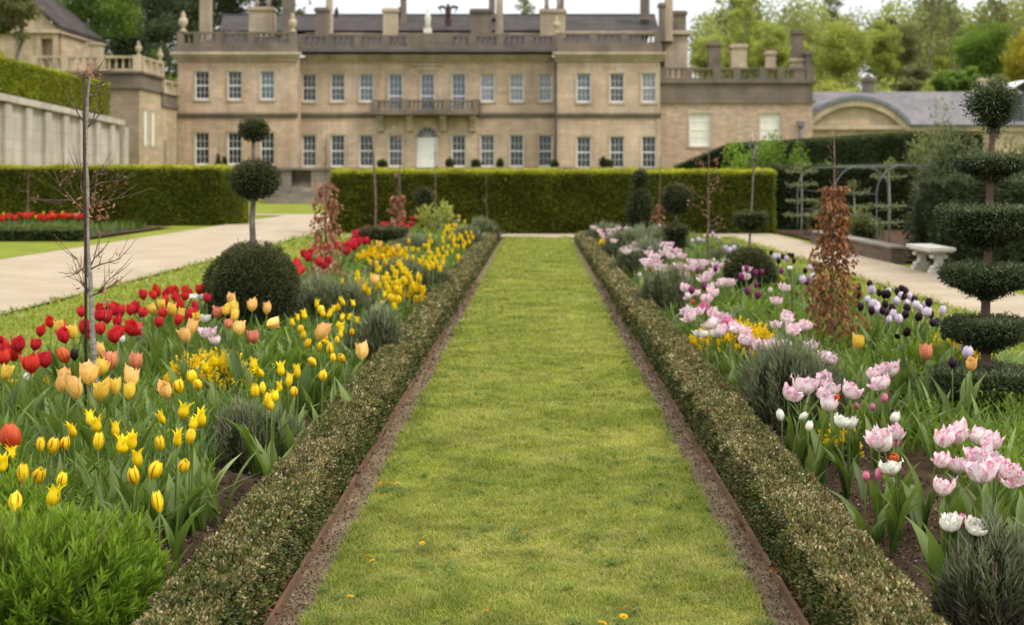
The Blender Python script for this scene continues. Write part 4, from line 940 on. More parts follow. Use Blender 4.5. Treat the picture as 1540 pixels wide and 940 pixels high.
q = Q(); n = 210000; m = 210; cx = 24+130*rng.random(m); cy = 176+60*rng.random(m); cz = terrain(cx, cy)+5.5+6.5*rng.random(m)**1.5; cr = 2.2+2.2*rng.random(m); ci = rng.integers(0, m, n); g = unit(n)*(rng.random((n, 1))**.4); x = cx[ci]+g[:, 0]*cr[ci]; y = cy[ci]+g[:, 1]*cr[ci]; z = cz[ci]+g[:, 2]*cr[ci]*1.5
q.leaves(np.stack([x, y, z], 1), unit(n), .5, .4, np.clip(.45+(rng.random(m)-.5)[ci]*.6+.2*g[:, 2]+.12*rng.normal(size=n), 0, 1))
tag(q.build('woodland', 'tree_haze'), 'hazy spring woodland covering the hill right of the house', 'woodland', kind='stuff')

q = Q(); n = 60000; m = 90; cx = 25+85*rng.random(m); cy = 128+24*rng.random(m); cr = 1.2+1.3*rng.random(m); cz = terrain(cx, cy)+.6+1.6*rng.random(m); ci = rng.integers(0, m, n); g = unit(n)*(rng.random((n, 1))**.4)
q.leaves(np.stack([cx[ci]+g[:, 0]*cr[ci]*1.3, cy[ci]+g[:, 1]*cr[ci], np.maximum(cz[ci]+g[:, 2]*cr[ci], .1)], 1), unit(n), .32, .24, np.clip(.35+(rng.random(m)-.5)[ci]*.6+.25*g[:, 2]+.12*rng.normal(size=n), 0, 1))
tag(q.build('undergrowth', 'tree_lime'), 'low scrubby undergrowth on the hillside behind the stable roof', 'undergrowth', kind='stuff')
q = Q(); n = 42000; y = 150+40*rng.random(n); x = -110+72*rng.random(n)
q.leaves(np.stack([x, y, terrain(x, y)+(22+4*vnoise(x, y*.1, .3, 4)+np.clip((-40-x)*.1, 0, 4))*rng.random(n)**.8*(1-.35*smooth01((x+48)/10))], 1), unit(n), .8, .5, np.clip(.5+.35*vnoise(x, y, .25, 2)+.15*rng.normal(size=n), 0, 1))
tag(q.build('woodland', 'tree_dark'), 'dark evergreen wood on the slope behind the left end of the house', 'woodland', kind='stuff')
# ------------------------------------------------------------------ shrubs on the right
def shrub(name, c, rx, ry, h, n, L, W, mat, label, cat='shrub', stems=7, mi2='core_dark', core=True, up=.3, group=None, stem=True, pw=.35):
    c = np.array(c, float); o = empty(name, c, label, cat, group); q = Q()
    if core: q.lathe(ball_prof(1, 1, 8)*np.array([1, 1]), (0, 0, 0), 10, mi=1); V = q.V[-1]; V[:] = c+[0, 0, h*.45]+V*[rx*.62, ry*.62, h*.45]
    k = 14; C = unit(k)*[.62, .62, .5]+[0, 0, .52]; g = unit(n)*(rng.random((n, 1))**pw); i = rng.integers(0, k, n); s = .36
    P = (C[i]+g*s)*[rx, ry, h]; P[:, 2] = np.abs(P[:, 2])
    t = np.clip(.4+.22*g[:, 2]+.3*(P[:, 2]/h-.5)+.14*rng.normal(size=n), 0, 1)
    D = P/[rx, ry, h]-[0, 0, .4]+unit(n)*.7+[0, 0, up]
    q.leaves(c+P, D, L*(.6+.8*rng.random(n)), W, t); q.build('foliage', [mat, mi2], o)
    if stem:
        q = Q()
        for _ in range(stems): a = rng.random()*6.28; q.tube([c, c+[.3*rx*math.cos(a), .3*ry*math.sin(a), h*.4], c+[.6*rx*math.cos(a), .6*ry*math.sin(a), h*.8]], [.012+.008*h, .012, .004], 5)
        q.build('stem', 'bark', o)
    return o
shrub('dark_shrub', (7.4, 25.6, 0), .95, 1.3, 1.75, 9000, .09, .035, 'hedge_dark', 'dark evergreen shrub beside the low brick wall')
q = Q(); hedge_box(q, 6.75, 11, 19.0, 24.6, 0, 1.45, 1200, .07, .03, 'ftl', .6, .4, lump=.09); tag(q.build('dark_yew_hedge', ['hedge_dark', 'core_dark']), 'dark rough yew hedge standing behind the stone bench', 'hedge')
for c, rx, h, n, lab in (((8.0, 27.3, 0), .9, 2.35, 5200, 'pale leaved shrub with pointed top rising beside the arches'), ((9.1, 25.0, 0), 1.3, 2.05, 8000, 'wide grey green shrub above the dark yew hedge'), ((10.2, 22.5, 0), 1.3, 1.75, 6500, 'dull olive shrub behind the tiered topiary')):
    shrub('pale_shrub', c, rx, rx, h, n, .085, .035, 'shrub_pale', lab)
for px, yt, D, w, lab in ((1125, 240, 41.5, 1.15, 'left clump of bright green foliage behind the end of the tall hedge'), (1175, 234, 42, 1.25, 'middle clump of bright green foliage behind the tall hedge'), (1218, 240, 41.5, .8, 'right clump of bright green foliage above the steel arches')):
    p = at(px, yt, D); shrub('leafy_shrub', (p[0], D, 0), w, w*.8, p[2], 4200, .10, .055, 'tree_green', lab, core=False)
shrub('leafy_shrub', (14.5, 34, 0), 2.2, 1.5, 2.6, 5000, .13, .05, 'tree_lime', 'yellow green shrub against the stable wall at the far right')
shrub('leafy_shrub', (12.0, 40, 0), 2.0, 1.5, 2.4, 4000, .13, .05, 'shrub_pale', 'loose pale shrub against the stable wall left of the topiary')
for x, y, rx, h, lab in ((7.0, 30.4, .42, .62, 'low leafy shrub behind the near half of the low wall'), (6.95, 33.2, .42, .60, 'low leafy shrub behind the far end of the low wall'), (7.3, 36.0, .6, .7, 'leafy shrub at the foot of the farthest arch')):
    shrub('leafy_shrub', (x, y, 0), rx, rx*1.6, h, 1500, .07, .035, 'shrub_pale', lab)
# espaliers under the arches
def espalier(px, y0, y1, D, tiers, label):
    a, b = at(px, y0, D), at(px, y1, D); a[2] = 0; o = empty('espalier_tree', a, label, 'fruit tree', 'espalier trees under the arches'); q = Q(); q.tube([a, a*.5+b*.5+[.02, 0, 0], b], [.022, .018, .008], 5); bl = []
    for z in tiers:
        c = a+(b-a)*z
        for s in (-1, 1): e = c+[s*.42, s*.15, .03]; q.tube([c, e], [.012, .006], 4); bl.append(c+(e-c)*rng.random((12, 1)))
    q.build('trunk', 'bark_pale', o); P = np.concatenate(bl+[b+rng.normal(size=(20, 3))*.06]); P = np.repeat(P, 6, 0)+rng.normal(size=(len(P)*6, 3))*.035
    q = Q(); q.leaves(P, unit(len(P)), .05, .035, .5+.5*rng.random(len(P))); q.build('leaves', 'shrub_pale', o)
espalier(1205, 350, 248, 35.0, (.3, .5, .72, .9), 'young espalier with pale tiers at the left end of the arches')
espalier(1284, 356, 278, 33.0, (.35, .6, .85), 'short espalier behind the copper beech')
espalier(1337, 362, 248, 29.5, (.3, .5, .85), 'tall thin espalier at the right end of the arches')
# pots on the terrace
zt_ = 1.8; PS = .62
for px, kind, D, hh, ww, lab in ((575, 0, 104, 1.15, 1.0, 'low dark shrub in pot left of the mansion door'), (676, 1, 104, 1.3, .7, 'dark upright shrub in pot right of the mansion door'), (716, 0, 104, 1.2, .9, 'rounded shrub in pot under the right balcony end'), (752, 1, 104, 1.3, .6, 'narrow shrub in pot between the right windows'), (834, 0, 104, 1.1, .8, 'small shrub in pot beside the right downpipe'), (907, 1, 104, 1.5, .6, 'slim pointed shrub in pot left of the middle wing window'), (916, 0, 104, 1.1, .7, 'squat shrub in pot below the middle wing window'), (328, 2, 104, 1.6, .6, 'left of two small dark cone shrubs under the left wing'), (338, 2, 104, 1.3, .5, 'right of two small dark cone shrubs under the left wing')):
    hh *= PS*.9; ww *= PS; x = xpx(px, D); o = empty('potted_shrub', (x, D, zt_), lab, 'potted plant', 'shrubs in pots on the terrace')
    q = Q(); q.lathe([(.001, 0), (.26, 0), (.30, .3), (.34, .3), (.34, .36), (.28, .36), (.001, .3)], (x, D, zt_), 12); q.build('pot', 'terracotta', o)
    q = Q(); pr = ball_prof(ww*.55, hh*.5, 10, hh*.5+.25) if kind < 2 else [(.001, .3), (ww*.5, .4), (ww*.3, .3+hh*.5), (.02, .4+hh)]
    foliage(q, pr, (x, D, zt_), 700, .16, .09, jit=.06); q.build('foliage', ['tree_dark', 'core_dark'], o)

# ------------------------------------------------------------------ topiary and saplings in the beds
def tier_prof(w, z0, z1, kind):
    h = z1-z0
    if kind == 'ball': return ball_prof(w, h/2, 12, (z0+z1)/2)
    if kind == 'drop': return [(.012, z0), (w*.45, z0+.22*h), (w*.95, z0+.5*h), (w, z0+.65*h), (w*.8, z0+.85*h), (w*.45, z1-.03*h), (.001, z1)]
    if kind == 'plate': return [(.02, z0), (w*.38, z0+.25*h), (w*.62, z0+.5*h), (w*.98, z0+.6*h), (w, z1-.12*h), (w*.9, z1), (.001, z1)]
    if kind == 'bowl': return [(.02, z0), (w*.30, z0+.14*h), (w*.62, z0+.36*h), (w*.95, z0+.56*h), (w, z0+.78*h), (w*.94, z1-.05*h), (w*.8, z1), (.001, z1)]
    if kind == 'drum': return [(.02, z0), (w*.5, z0+.22*h), (w*.96, z0+.45*h), (w, z1-.03*h), (w*.95, z1), (.001, z1)]
    if kind == 'top': return [(.02, z0), (w*.45, z0+.1*h), (w*.95, z0+.72*h), (w, z0+.78*h), (w*.5, z0+.88*h), (.03, z1), (.001, z1)]
def topiary(name, D, pxs, tiers, r, label, L, W, dens, leaf='yew_leaf', bark='bark', extra=None):
    base = at(pxs[0][0], pxs[0][1], D); base[2] = 0
    o = empty(name, base, label, 'topiary'); q = Q(); pts = [base]+[at(px, py, D) for px, py in pxs]
    q.tube(pts, np.linspace(r, r*.5, len(pts)), 8)
    if extra: extra(q)
    q.build('trunk', bark, o)
    for px, yt, yb_, hw_, kind in tiers:
        c = at(px, yb_, D); w = hw_*D/F; z0 = c[2]; z1 = zpx(yt, D); q = Q(); ar = 2*math.pi*w*w+2*math.pi*w*(z1-z0)*.7
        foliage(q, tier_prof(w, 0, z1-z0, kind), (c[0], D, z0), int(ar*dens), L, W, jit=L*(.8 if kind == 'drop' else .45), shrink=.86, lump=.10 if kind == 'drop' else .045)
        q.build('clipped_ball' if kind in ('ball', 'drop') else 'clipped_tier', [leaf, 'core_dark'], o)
    return o
topiary('tiered_topiary', 8.3, [(1483, 600), (1482, 470), (1485, 400), (1488, 330), (1489, 260), (1493, 200), (1494, 165)],
        [(1484, 554, 622, 84, 'bowl'), (1484, 480, 530, 62, 'bowl'), (1484, 400, 450, 68, 'bowl'), (1486, 314, 372, 73, 'drum'), (1491, 236, 273, 55, 'plate'), (1494, 127, 202, 34, 'drop')], .033,
        'dark yew topiary with six clipped tiers and reddish trunk', .028, .0068, 19000, bark='bark_red')
def fork(q):
    for dx, dy in ((-20, -52), (16, -58), (-9, -62), (26, -40), (-30, -30)): q.tube([at(381, 303, 12.5), at(381+dx*.5, 303+dy*.5+6, 12.5), at(381+dx, 303+dy, 12.5)], [.016, .012, .006], 5)
    for dx, dy in ((-12, -18), (10, -20), (2, -26)): q.tube([at(381, 212, 12.5), at(381+dx, 212+dy, 12.5)], [.01, .005], 4)
topiary('ball_topiary', 12.5, [(381, 380), (379, 330), (381, 300), (381, 240), (381, 205)],
        [(379, 366, 500, 69, 'ball'), (383, 241, 298, 36, 'ball'), (382, 178, 212, 22, 'ball')], .032, 'yew topiary with large dark ball below two smaller balls on stem', .03, .008, 9500, leaf='yew_old', bark='bark', extra=fork)
def sprout(q):
    for k in range(14):
        a = at(1134+.5*k*.3, 262-3.6*k, 16.5); e = a+np.array([rng.normal()*.05, rng.normal()*.05, .03+.04*rng.random()]); q.tube([a, e], [.004, .002], 4); m = 5; q.leaves(e+rng.normal(size=(m, 3))*.012, unit(m), .04, .02, .5)
topiary('disc_topiary', 16.5, [(1127, 380), (1128, 345), (1131, 300), (1134, 240), (1136, 215)], [(1128, 373, 448, 39, 'ball'), (1129, 321, 347, 26, 'drum')], .016, 'dark yew ball with clipped disc above on thin stem', .038, .011, 5200, leaf='yew_old', extra=sprout)
topiary('ball_topiary', 23.0, [(1018, 350), (1017, 320), (1016, 290)], [(1017, 276, 321, 23, 'ball'), (1017, 333, 382, 20, 'top')], .03, 'yew topiary with round ball above spinning top shape', .05, .015, 3000, leaf='yew_old')
topiary('oval_topiary', 30.0, [(962, 350), (962, 300), (963, 262)], [(962, 282, 345, 19, 'ball'), (963, 255, 283, 12, 'ball')], .03, 'upright oval yew topiary close to the tall hedge', .06, .02, 2000, leaf='yew_old')
topiary('disc_topiary', 21.5, [(564, 390), (565, 300), (562, 240), (560, 205)], [(577, 343, 362, 36, 'drum')], .022, 'thin stemmed topiary with one dark flat disc among red tulips', .045, .014, 3200, leaf='yew_old', bark='bark_red')
topiary('ball_topiary', 34.0, [(637, 335), (637, 300)], [(637, 282, 308, 13, 'ball'), (640, 312, 338, 22, 'ball')], .03, 'small dark yew topiary at the far end of the left flower bed', .07, .02, 1700, leaf='yew_old')

# young bare tree with dry seed heads tied near a metal stake
DS_ = 7.8; o = empty('bare_sapling', (at(142, 545, DS_)[0], DS_, 0), 'young bare sapling with grey trunk and dry twigs among red tulips', 'sapling')
def P8(*l): return np.array([at(a, b, DS_)+[0, (k % 3-1)*.02*k, 0] for k, (a, b) in enumerate(l)])
q = Q(); tr = [at(146, 640, DS_), *[at(a, b, DS_) for a, b in ((144, 575), (141, 535), (138, 480), (136, 420), (132, 380), (131, 330), (132, 280), (128, 235), (130, 195), (132, 150), (135, 118), (133, 108))]]; tr[0][2] = 0
q.tube(tr, np.linspace(.0165, .0055, len(tr))+np.abs(rng.normal(size=len(tr)))*.001, 8); q.build('trunk', 'bark_pale', o)
BR = [[(129, 188), (117, 170), (97, 142)], [(129, 195), (140, 182), (150, 168), (151, 162)], [(132, 150), (141, 143), (149, 139)], [(133, 130), (145, 127), (158, 122), (156, 116)], [(133, 118), (122, 114), (115, 116)], [(135, 112), (142, 106), (146, 108)],
      [(133, 325), (112, 303), (92, 285), (80, 262)], [(112, 303), (100, 300), (85, 302), (62, 299)], [(92, 285), (95, 270), (104, 262)], [(133, 315), (148, 305), (160, 290), (168, 280)], [(148, 305), (165, 302), (183, 296)], [(132, 290), (150, 275), (172, 272), (183, 275)], [(131, 300), (122, 285), (118, 262)], [(134, 318), (142, 296), (142, 270)], [(132, 285), (146, 262), (158, 262)],
      [(136, 405), (150, 398), (168, 393), (186, 388)], [(136, 420), (122, 405), (110, 385)], [(122, 405), (115, 412), (110, 408)], [(137, 445), (150, 440), (165, 430), (182, 420)], [(150, 440), (160, 424), (170, 414)], [(136, 400), (142, 388), (146, 383)], [(137, 440), (125, 430), (118, 418)]]
for l in BR:
    q = Q(); p = P8(*l); q.tube(p, np.linspace(.0055, .0016, len(p)), 5)
    for _ in range(5):
        f = .25+.7*rng.random(); k = min(int(f*(len(p)-1)), len(p)-2); b = p[k]+(p[k+1]-p[k])*(f*(len(p)-1)-k); dd = (p[-1]-p[0])/np.linalg.norm(p[-1]-p[0])+unit(1)[0]*.8+[0, 0, .3]; L_ = .05+.06*rng.random(); q.tube([b, b+dd*L_*.6, b+dd*L_+[0, 0, .01]], [.0022, .0016, .001], 4)
    q.build('branch', 'twig', o)
q = Q(); tp = np.concatenate([P8(*l)[1:] for l in BR]); k = rng.integers(0, len(tp), 170); P = tp[k]+rng.normal(size=(170, 3))*.022; q.leaves(P, unit(170)+[0, 0, .4], .022, .007, .3+.6*rng.random(170))
cl = np.concatenate([np.repeat(at(133, 108, DS_)[None], 36, 0)+rng.normal(size=(36, 3))*.018, np.repeat(at(160, 452, DS_)[None], 22, 0)+rng.normal(size=(22, 3))*[.016, .016, .035], np.repeat(at(128, 430, DS_)[None], 8, 0)+rng.normal(size=(8, 3))*.012, at(132, 312, DS_)+rng.normal(size=(60, 3))*[.06, .05, .035]]); q.leaves(cl, unit(len(cl))+[0, 0, -.5], .035, .013, .3+.6*rng.random(len(cl))); q.build('leaves', 'beech_red', o)
q = Q(); a = at(129, 560, DS_-.12); a[2] = -.1; q.tube([a, at(129, 400, DS_-.12), at(127, 250, DS_-.12), at(126, 112, DS_-.12)], .0085, 6); tag(q.build('plant_stake', 'rust'), 'dark rusty metal stake standing beside the bare sapling', 'stake')

def copper_beech(D, px, ybase, ytop, yl0, yl1, w0, w1, n, L, label, mat, bare=0):
    a, b = at(px, ybase, D), at(px+2, ytop, D); a[2] = 0; o = empty('copper_beech', a, label, 'sapling'); q = Q()
    tips, pts = branchy(q, a, b, .02, 34, (w0*D/F)*.8, lo=.12, up=1.6, sub=2, n=5, wob=.02); q.build('trunk', 'bark_red', o)
    h0, h1 = zpx(yl0, D), zpx(yl1, D); v = rng.random(n)**1.15; z = h0+(h1-h0)*v; th = rng.random(n)*6.283; r = (w0+(w1-w0)*np.minimum(1, v*1.0)**.7)*D/F*(.35+.85*rng.random(n)**.7)*(1+.30*np.sin(z*23+2*np.sin(th))+.2*np.sin(3*th+z*11))
    c = np.array([np.interp(z, pts[:, 2], pts[:, k]) for k in (0, 1)])
    P = np.stack([c[0]+r*np.cos(th), c[1]+r*np.sin(th), z], 1); Dr = np.stack([np.cos(th)*.5, np.sin(th)*.5, -1+0*th], 1)+unit(n)*.6
    q = Q(); q.leaves(P, Dr, L*(.6+.7*rng.random(n)), L*.5, np.clip(rng.normal(size=n)*.22+.45+.2*(r*F/D/w0-.6), 0, 1), fold=.3); q.build('leaves', mat, o)
copper_beech(11.1, 1250, 554, 195, 525, 278, 47, 13, 2100, .05, 'young copper beech with dry brown leaves tapering to bare tip', 'beech_leaf')
copper_beech(17.5, 489, 448, 205, 432, 272, 25, 13, 620, .075, 'slim copper beech with loose pinkish brown leaves beside the large ball topiary', 'beech_red')
copper_beech(26.0, 597, 390, 255, 378, 292, 24, 6, 300, .09, 'small copper beech among the farthest red tulips', 'beech_red')
copper_beech(19.5, 492, 440, 420, 436, 410, 40, 40, 160, .08, 'low brown leaved beech seedling at the foot of the slim copper beech', 'beech_red')
copper_beech(28.5, 990, 375, 232, 366, 302, 14, 5, 130, .09, 'small beech with few pink brown leaves right of the oval topiary', 'beech_red')
def bare(D, px, ybase, ytop, label, nb=14, bl=.32, r=.018, lo=.25, m='bark_red', buds=60):
    a, b = at(px, ybase, D), at(px+rng.normal()*2, ytop, D); a[2] = 0; o = empty('bare_sapling', a, label, 'sapling'); q = Q(); tips, _ = branchy(q, a, b, r, nb, bl, lo=lo, up=.35, sub=3, n=5, wob=.03); q.build('trunk', m, o)
    k = rng.integers(0, len(tips), buds); q = Q(); q.leaves(tips[k]+rng.normal(size=(buds, 3))*.03, unit(buds), .05, .022, rng.random(buds)); q.build('leaves', 'beech_red', o)
bare(19, 1064, 433, 222, 'thin bare sapling with spreading low twigs between pink tulips', 18, .36, .022)
bare(34.5, 656, 358, 190, 'tall bare pole like sapling at the end of the left bed', 6, .15, .025)
bare(30, 601, 372, 200, 'thin bare stem rising above the farthest red tulips', 6, .15, .022)
bare(40.0, 42, 345, 244, 'thin bare sapling in the distant left bed', 8, .4, .03)
bare(31, 734, 362, 240, 'slender bare stem near the far left corner of the path', 4, .1, .012, buds=20)

# ------------------------------------------------------------------ lavender and low shrubs
def lavender(px, yc, wpx, hpx, ybase, label, n=5200, mat='lavender_leaf'):
    D = F*H/(ybase-PY0); c = at(px, ybase, D); c[2] = 0.03; rx = wpx/2*D/F; h = hpx*D/F; EXC.append((c[0], c[1], rx*.8)); o = empty('lavender_bush', c, label, 'lavender', 'lavender bushes in the beds'); q = Q()
    k = max(1, D/7); n = int(n*2.0)
    V = ball_prof(1, 1, 8); q.lathe(V, (0, 0, 0), 12, mi=1); q.V[-1][:] = c+[0, 0, h*.3]+q.V[-1]*[rx*.75, rx*.75, h*.5]
    P = unit(n); P[:, 2] = np.abs(P[:, 2])*1.0; lum = 1+.14*np.sin(P[:, :1]*5+P[:, 1:2]*4+px)+.10*np.sin(P[:, :1]*11-P[:, 1:2]*9+P[:, 2:]*7+px)+.10*rng.normal(size=(n, 1)); rr = (.60+.40*rng.random((n, 1))**.5)*lum
    Q_ = c+P*rr*[rx*.92, rx*.92, h*.85]; D_ = P*[.7, .7, .6]+[0, 0, .75]+unit(n)*.6
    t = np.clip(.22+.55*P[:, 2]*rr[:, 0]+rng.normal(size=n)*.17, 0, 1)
    q.leaves(Q_-D_*.02, D_, .058*k**.7*(.5+.9*rng.random(n)), .0056*k, t); q.build('foliage', [mat, 'core_dark'], o)
    q = Q()
    for _ in range(9): a = rng.random()*6.28; q.tube([c, c+[rx*.5*math.cos(a), rx*.5*math.sin(a), h*.35], c+[rx*.8*math.cos(a), rx*.8*math.sin(a), h*.7]], [.008, .006, .002], 4)
    q.build('stem', 'twig', o)
lavender(380, 640, 150, 100, 712, 'grey green lavender bush behind the front yellow tulips')
lavender(566, 510, 92, 92, 560, 'dark lavender bush against the left box hedge')
lavender(500, 445, 150, 85, 505, 'wide lavender bush beside the large dark ball topiary', 6000)
lavender(596, 412, 100, 40, 436, 'lavender bush between the two drifts of yellow tulips', 3500)
lavender(622, 372, 80, 36, 396, 'low lavender bush beyond the yellow wallflowers', 2200)
lavender(652, 425, 55, 50, 455, 'purplish lavender bush close to the left box hedge', 2500)
lavender(725, 345, 46, 34, 368, 'rounded lavender bush at the far end of the left box hedge', 1600)
lavender(702, 362, 46, 40, 385, 'second lavender bush from the far end of the left box hedge', 1600)
lavender(1190, 575, 185, 130, 650, 'large grey green lavender bush beside the front pink tulips', 9000)
lavender(1490, 850, 150, 165, 960, 'silvery lavender bush in the near right corner', 7000)
lavender(1004, 445, 84, 80, 486, 'dark purplish lavender bush beside the right box hedge', 4500)
lavender(968, 395, 80, 58, 424, 'green lavender mound by the right box hedge', 3000)
lavender(948, 372, 80, 50, 398, 'dark green lavender mound under the far pink tulips', 2600)
lavender(985, 362, 90, 44, 388, 'broad lavender mound in front of the oval topiary', 2400)
lavender(915, 352, 60, 30, 372, 'farthest lavender mound at the end of the right box hedge', 1600)
lavender(1100, 385, 70, 36, 410, 'lavender mound left of the disc topiary ball', 2000)
lavender(222, 500, 70, 50, 560, 'small dark lavender clump between red and cream tulips', 2200)
# lush narrow leaved shrub in the near left corner, built of leafy shoots
def shoots(name, c, rx, ry, h, n, L, W, mat, label, cat, per=34, flower=False):
    o = empty(name, c, label, cat); c = np.array(c, float); q = Q(); th = rng.random(n)*6.283; r = rng.random(n)**.55
    top = c+np.stack([rx*r*np.cos(th), ry*r*np.sin(th), h*(.45+.55*np.sqrt(np.clip(1-r**2, 0, 1)))*(.72+.38*rng.random(n))*(1+.22*vnoise(th*1.2, r*3, 1.5, n % 7))], 1); bot = c+np.stack([rx*.55*r*np.cos(th), ry*.55*r*np.sin(th), 0*r], 1)
    ax = top-bot; ln = np.linalg.norm(ax, axis=1, keepdims=True); ax /= ln
    u = np.tile(np.linspace(0, 1, per), n); i = np.repeat(np.arange(n), per)
    P = top[i]-ax[i]*(ln[i]*.62)*(1-u[:, None])
    D = ax[i]*(.5+.8*u[:, None])+unit(n*per)*.75
    t = np.clip(.12+.6*u+.12*rng.normal(size=n*per)+.25*(top[i, 2]-c[2]-h*.7)/h, 0, .37 if flower else 1)
    if flower: t = np.where(u > .62, .5+.5*rng.random(n*per), t)
    q.leaves(P, D, L*(1.15-.5*u)*(.7+.6*rng.random(n*per)), W, t); q.build('foliage', mat, o)
    q = Q()
    for k in range(0, n, max(1, n//60)): q.tube([bot[k], (bot[k]+top[k])/2+rng.normal(size=3)*.01, top[k]], [.004, .003, .0015], 4)
    q.build('stem', 'twig', o)
EXC.append((-1.6, 4.6, .5))
shoots('lush_shrub', (-1.60, 4.58, 0), .43, .45, .375, 560, .062, .0085, 'lush_leaf', 'lush bright green narrow leaved shrub in the near left corner', 'shrub')
shoots('lush_shrub', (-1.98, 4.95, 0), .34, .34, .42, 330, .055, .009, 'lush_leaf', 'lush green shrub partly out of view left of the front tulips', 'shrub')
def wall(px, ybase, wpx, hpx, label, n=90, per=22): D = F*H/(ybase-PY0); c = at(px, ybase, D); c[2] = .03; k = max(1, D/8); EXC.append((c[0], c[1], wpx/2*D/F)); shoots('wallflower_clump', c, wpx/2*D/F, wpx/2.6*D/F, hpx*D/F, n, .03*k, .014*k, 'wallflower', label, 'wallflower', per, True)
wall(1105, 556, 150, 58, 'broad yellow wallflower clump behind the right lavender', 420)
wall(312, 622, 150, 78, 'yellow flowered clump behind the front yellow tulips', 220, 22)
wall(576, 416, 84, 38, 'yellow wallflower clump between the lavender bushes', 260)
wall(614, 484, 56, 56, 'yellow wallflower clump close to the left box hedge', 170)
wall(1262, 712, 70, 60, 'small yellow flowering clump behind bare soil on the right', 40)
wall(1040, 440, 22, 30, 'little yellow clump among the pink tulips', 14)
wall(1176, 450, 24, 28, 'yellow cowslips just right of the disc topiary ball', 14)
wall(1306, 512, 20, 30, 'small yellow clump beside the copper beech', 14)
wall(1440, 590, 110, 86, 'yellow green spurge left of the tiered topiary', 60, 30)
wall(906, 384, 26, 18, 'small yellow clump at the far end of the right bed', 12)
wall(1088, 403, 40, 18, 'yellow green clump left of the disc topiary ball', 16)
wall(45, 616, 110, 44, 'low yellow flowers below the red tulips', 60)
shoots('spurge_clump', (at(1400, 600, 9.6)[0], 9.6, .03), .30, .28, .33, 170, .06, .007, 'weed_leaf', 'fresh green feathery clump behind the peach tulip', 'spurge')
shoots('spurge_clump', (at(455, 600, 9.9)[0], 9.9, .03), .30, .25, .22, 150, .06, .007, 'weed_leaf', 'bright green feathery clump right of the ball topiary', 'spurge')
for px, yt, yb_, D, w in ((655, 312, 345, 33.5, .6), (690, 318, 348, 33.5, .5)):
    pass
shrub('leafy_shrub', (at(655, 0, 33)[0], 33.0, 0), .48, .42, .72, 420, .13, .045, 'tree_lime', 'pale green shrub at the end of the left bed before the tall hedge', core=False)
shrub('leafy_shrub', (at(676, 0, 34)[0], 34.2, 0), .42, .42, .66, 320, .13, .045, 'tree_lime', 'second pale green shrub right of the bare pole', core=False)
# plant labels
for px, py, bx, by, D, lab in ((290, 445, 279, 468, 9.6, 'small white plant label on slanted dark stem among red tulips'), (1188, 402, 1191, 440, 12.6, 'small white plant label on upright dark stem behind the ball topiary')):
    a = at(bx, by, D); a[2] = 0; b = at(px, py, D); o = empty('plant_label', a, lab, 'plant label'); q = Q(); q.tube([a, at(bx, by, D), b], .005, 5); q.build('stem', 'rust', o); q = Q(); q.obox(b, (.022, .004, .013), .2); q.build('plate', 'tag_white', o)
# ------------------------------------------------------------------ tulips
def bloom(shape, seed, simple=False):
    r_ = np.random.default_rng(seed); q = Q(); nu, nv = (4, 2) if simple else (8, 4)
    U = np.linspace(0, 1, nu+1); Vv = np.linspace(-1, 1, nv+1)
    def petal(th, rp, wp, hz, curl, rag, lean=0.0):
        x = np.linspace(0, 1, len(rp)); r = np.interp(U, x, rp); w = np.interp(U, np.linspace(0, 1, len(wp)), wp)
        if shape != 'lily' : r = r*(1+.05*r_.normal())
        rows = []
        for i, u in enumerate(U):
            for v in Vv:
                rad = r[i]-curl*v*v*w[i]+rag*.5*r_.normal()*(u > .4); tan = v*w[i]; z = u*hz+rag*r_.normal()*(u > .6)*(1 if i < nu else 1.6)-(.10*hz*v*v if u > .95 and shape != 'lily' else 0)
                rad += lean*u*u
                rows.append((rad*math.cos(th)-tan*math.sin(th), rad*math.sin(th)+tan*math.cos(th), z))
        a = np.array([i*(nv+1)+j for i in range(nu) for j in range(nv)])
        q.add(rows, np.stack([a, a+1, a+nv+2, a+nv+1], 1), tint=np.repeat(U, nv+1), side=np.tile(np.abs(Vv), nu+1), smooth=True)
    t0 = r_.random()*6.28
    for k in range(6):
        inner = k % 2; th = t0+k*math.pi/3+r_.normal()*.05
        if shape == 'lily': petal(th, [.05, .22, .29, .27, .23, .27, .47] if not inner else [.04, .19, .26, .24, .20, .22, .38], [.05, .20, .25, .22, .16, .09, .012], 1-.05*inner+.06*r_.normal(), .55, .006)
        elif shape == 'egg': petal(th, [.05, .27, .36, .36, .30, .19] if not inner else [.04, .24, .32, .32, .26, .15], [.06, .26, .34, .33, .25, .05], 1-.06*inner+.04*r_.normal(), .45, .008)
        elif shape == 'open': petal(th, [.05, .28, .38, .38, .37, .42] if not inner else [.04, .23, .32, .32, .28, .26], [.06, .26, .34, .36, .28, .07], 1-.05*inner+.07*r_.normal(), .4, .022, lean=.10*r_.random())
        elif shape == 'double':
            petal(th, [.06, .36, .50, .55, .56, .64] if not inner else [.05, .30, .42, .45, .44, .50], [.08, .30, .38, .40, .36, .14], .84+.09*r_.normal()-.02*inner, .30, .050, lean=.14*r_.random())
    if shape == 'double':
        for k in range(3 if simple else 6): petal(t0+k*1.05+.5, [.03, .16, .24, .27, .25, .20], [.05, .22, .28, .30, .24, .1], .86+.1*r_.normal(), .3, .045)
    return q
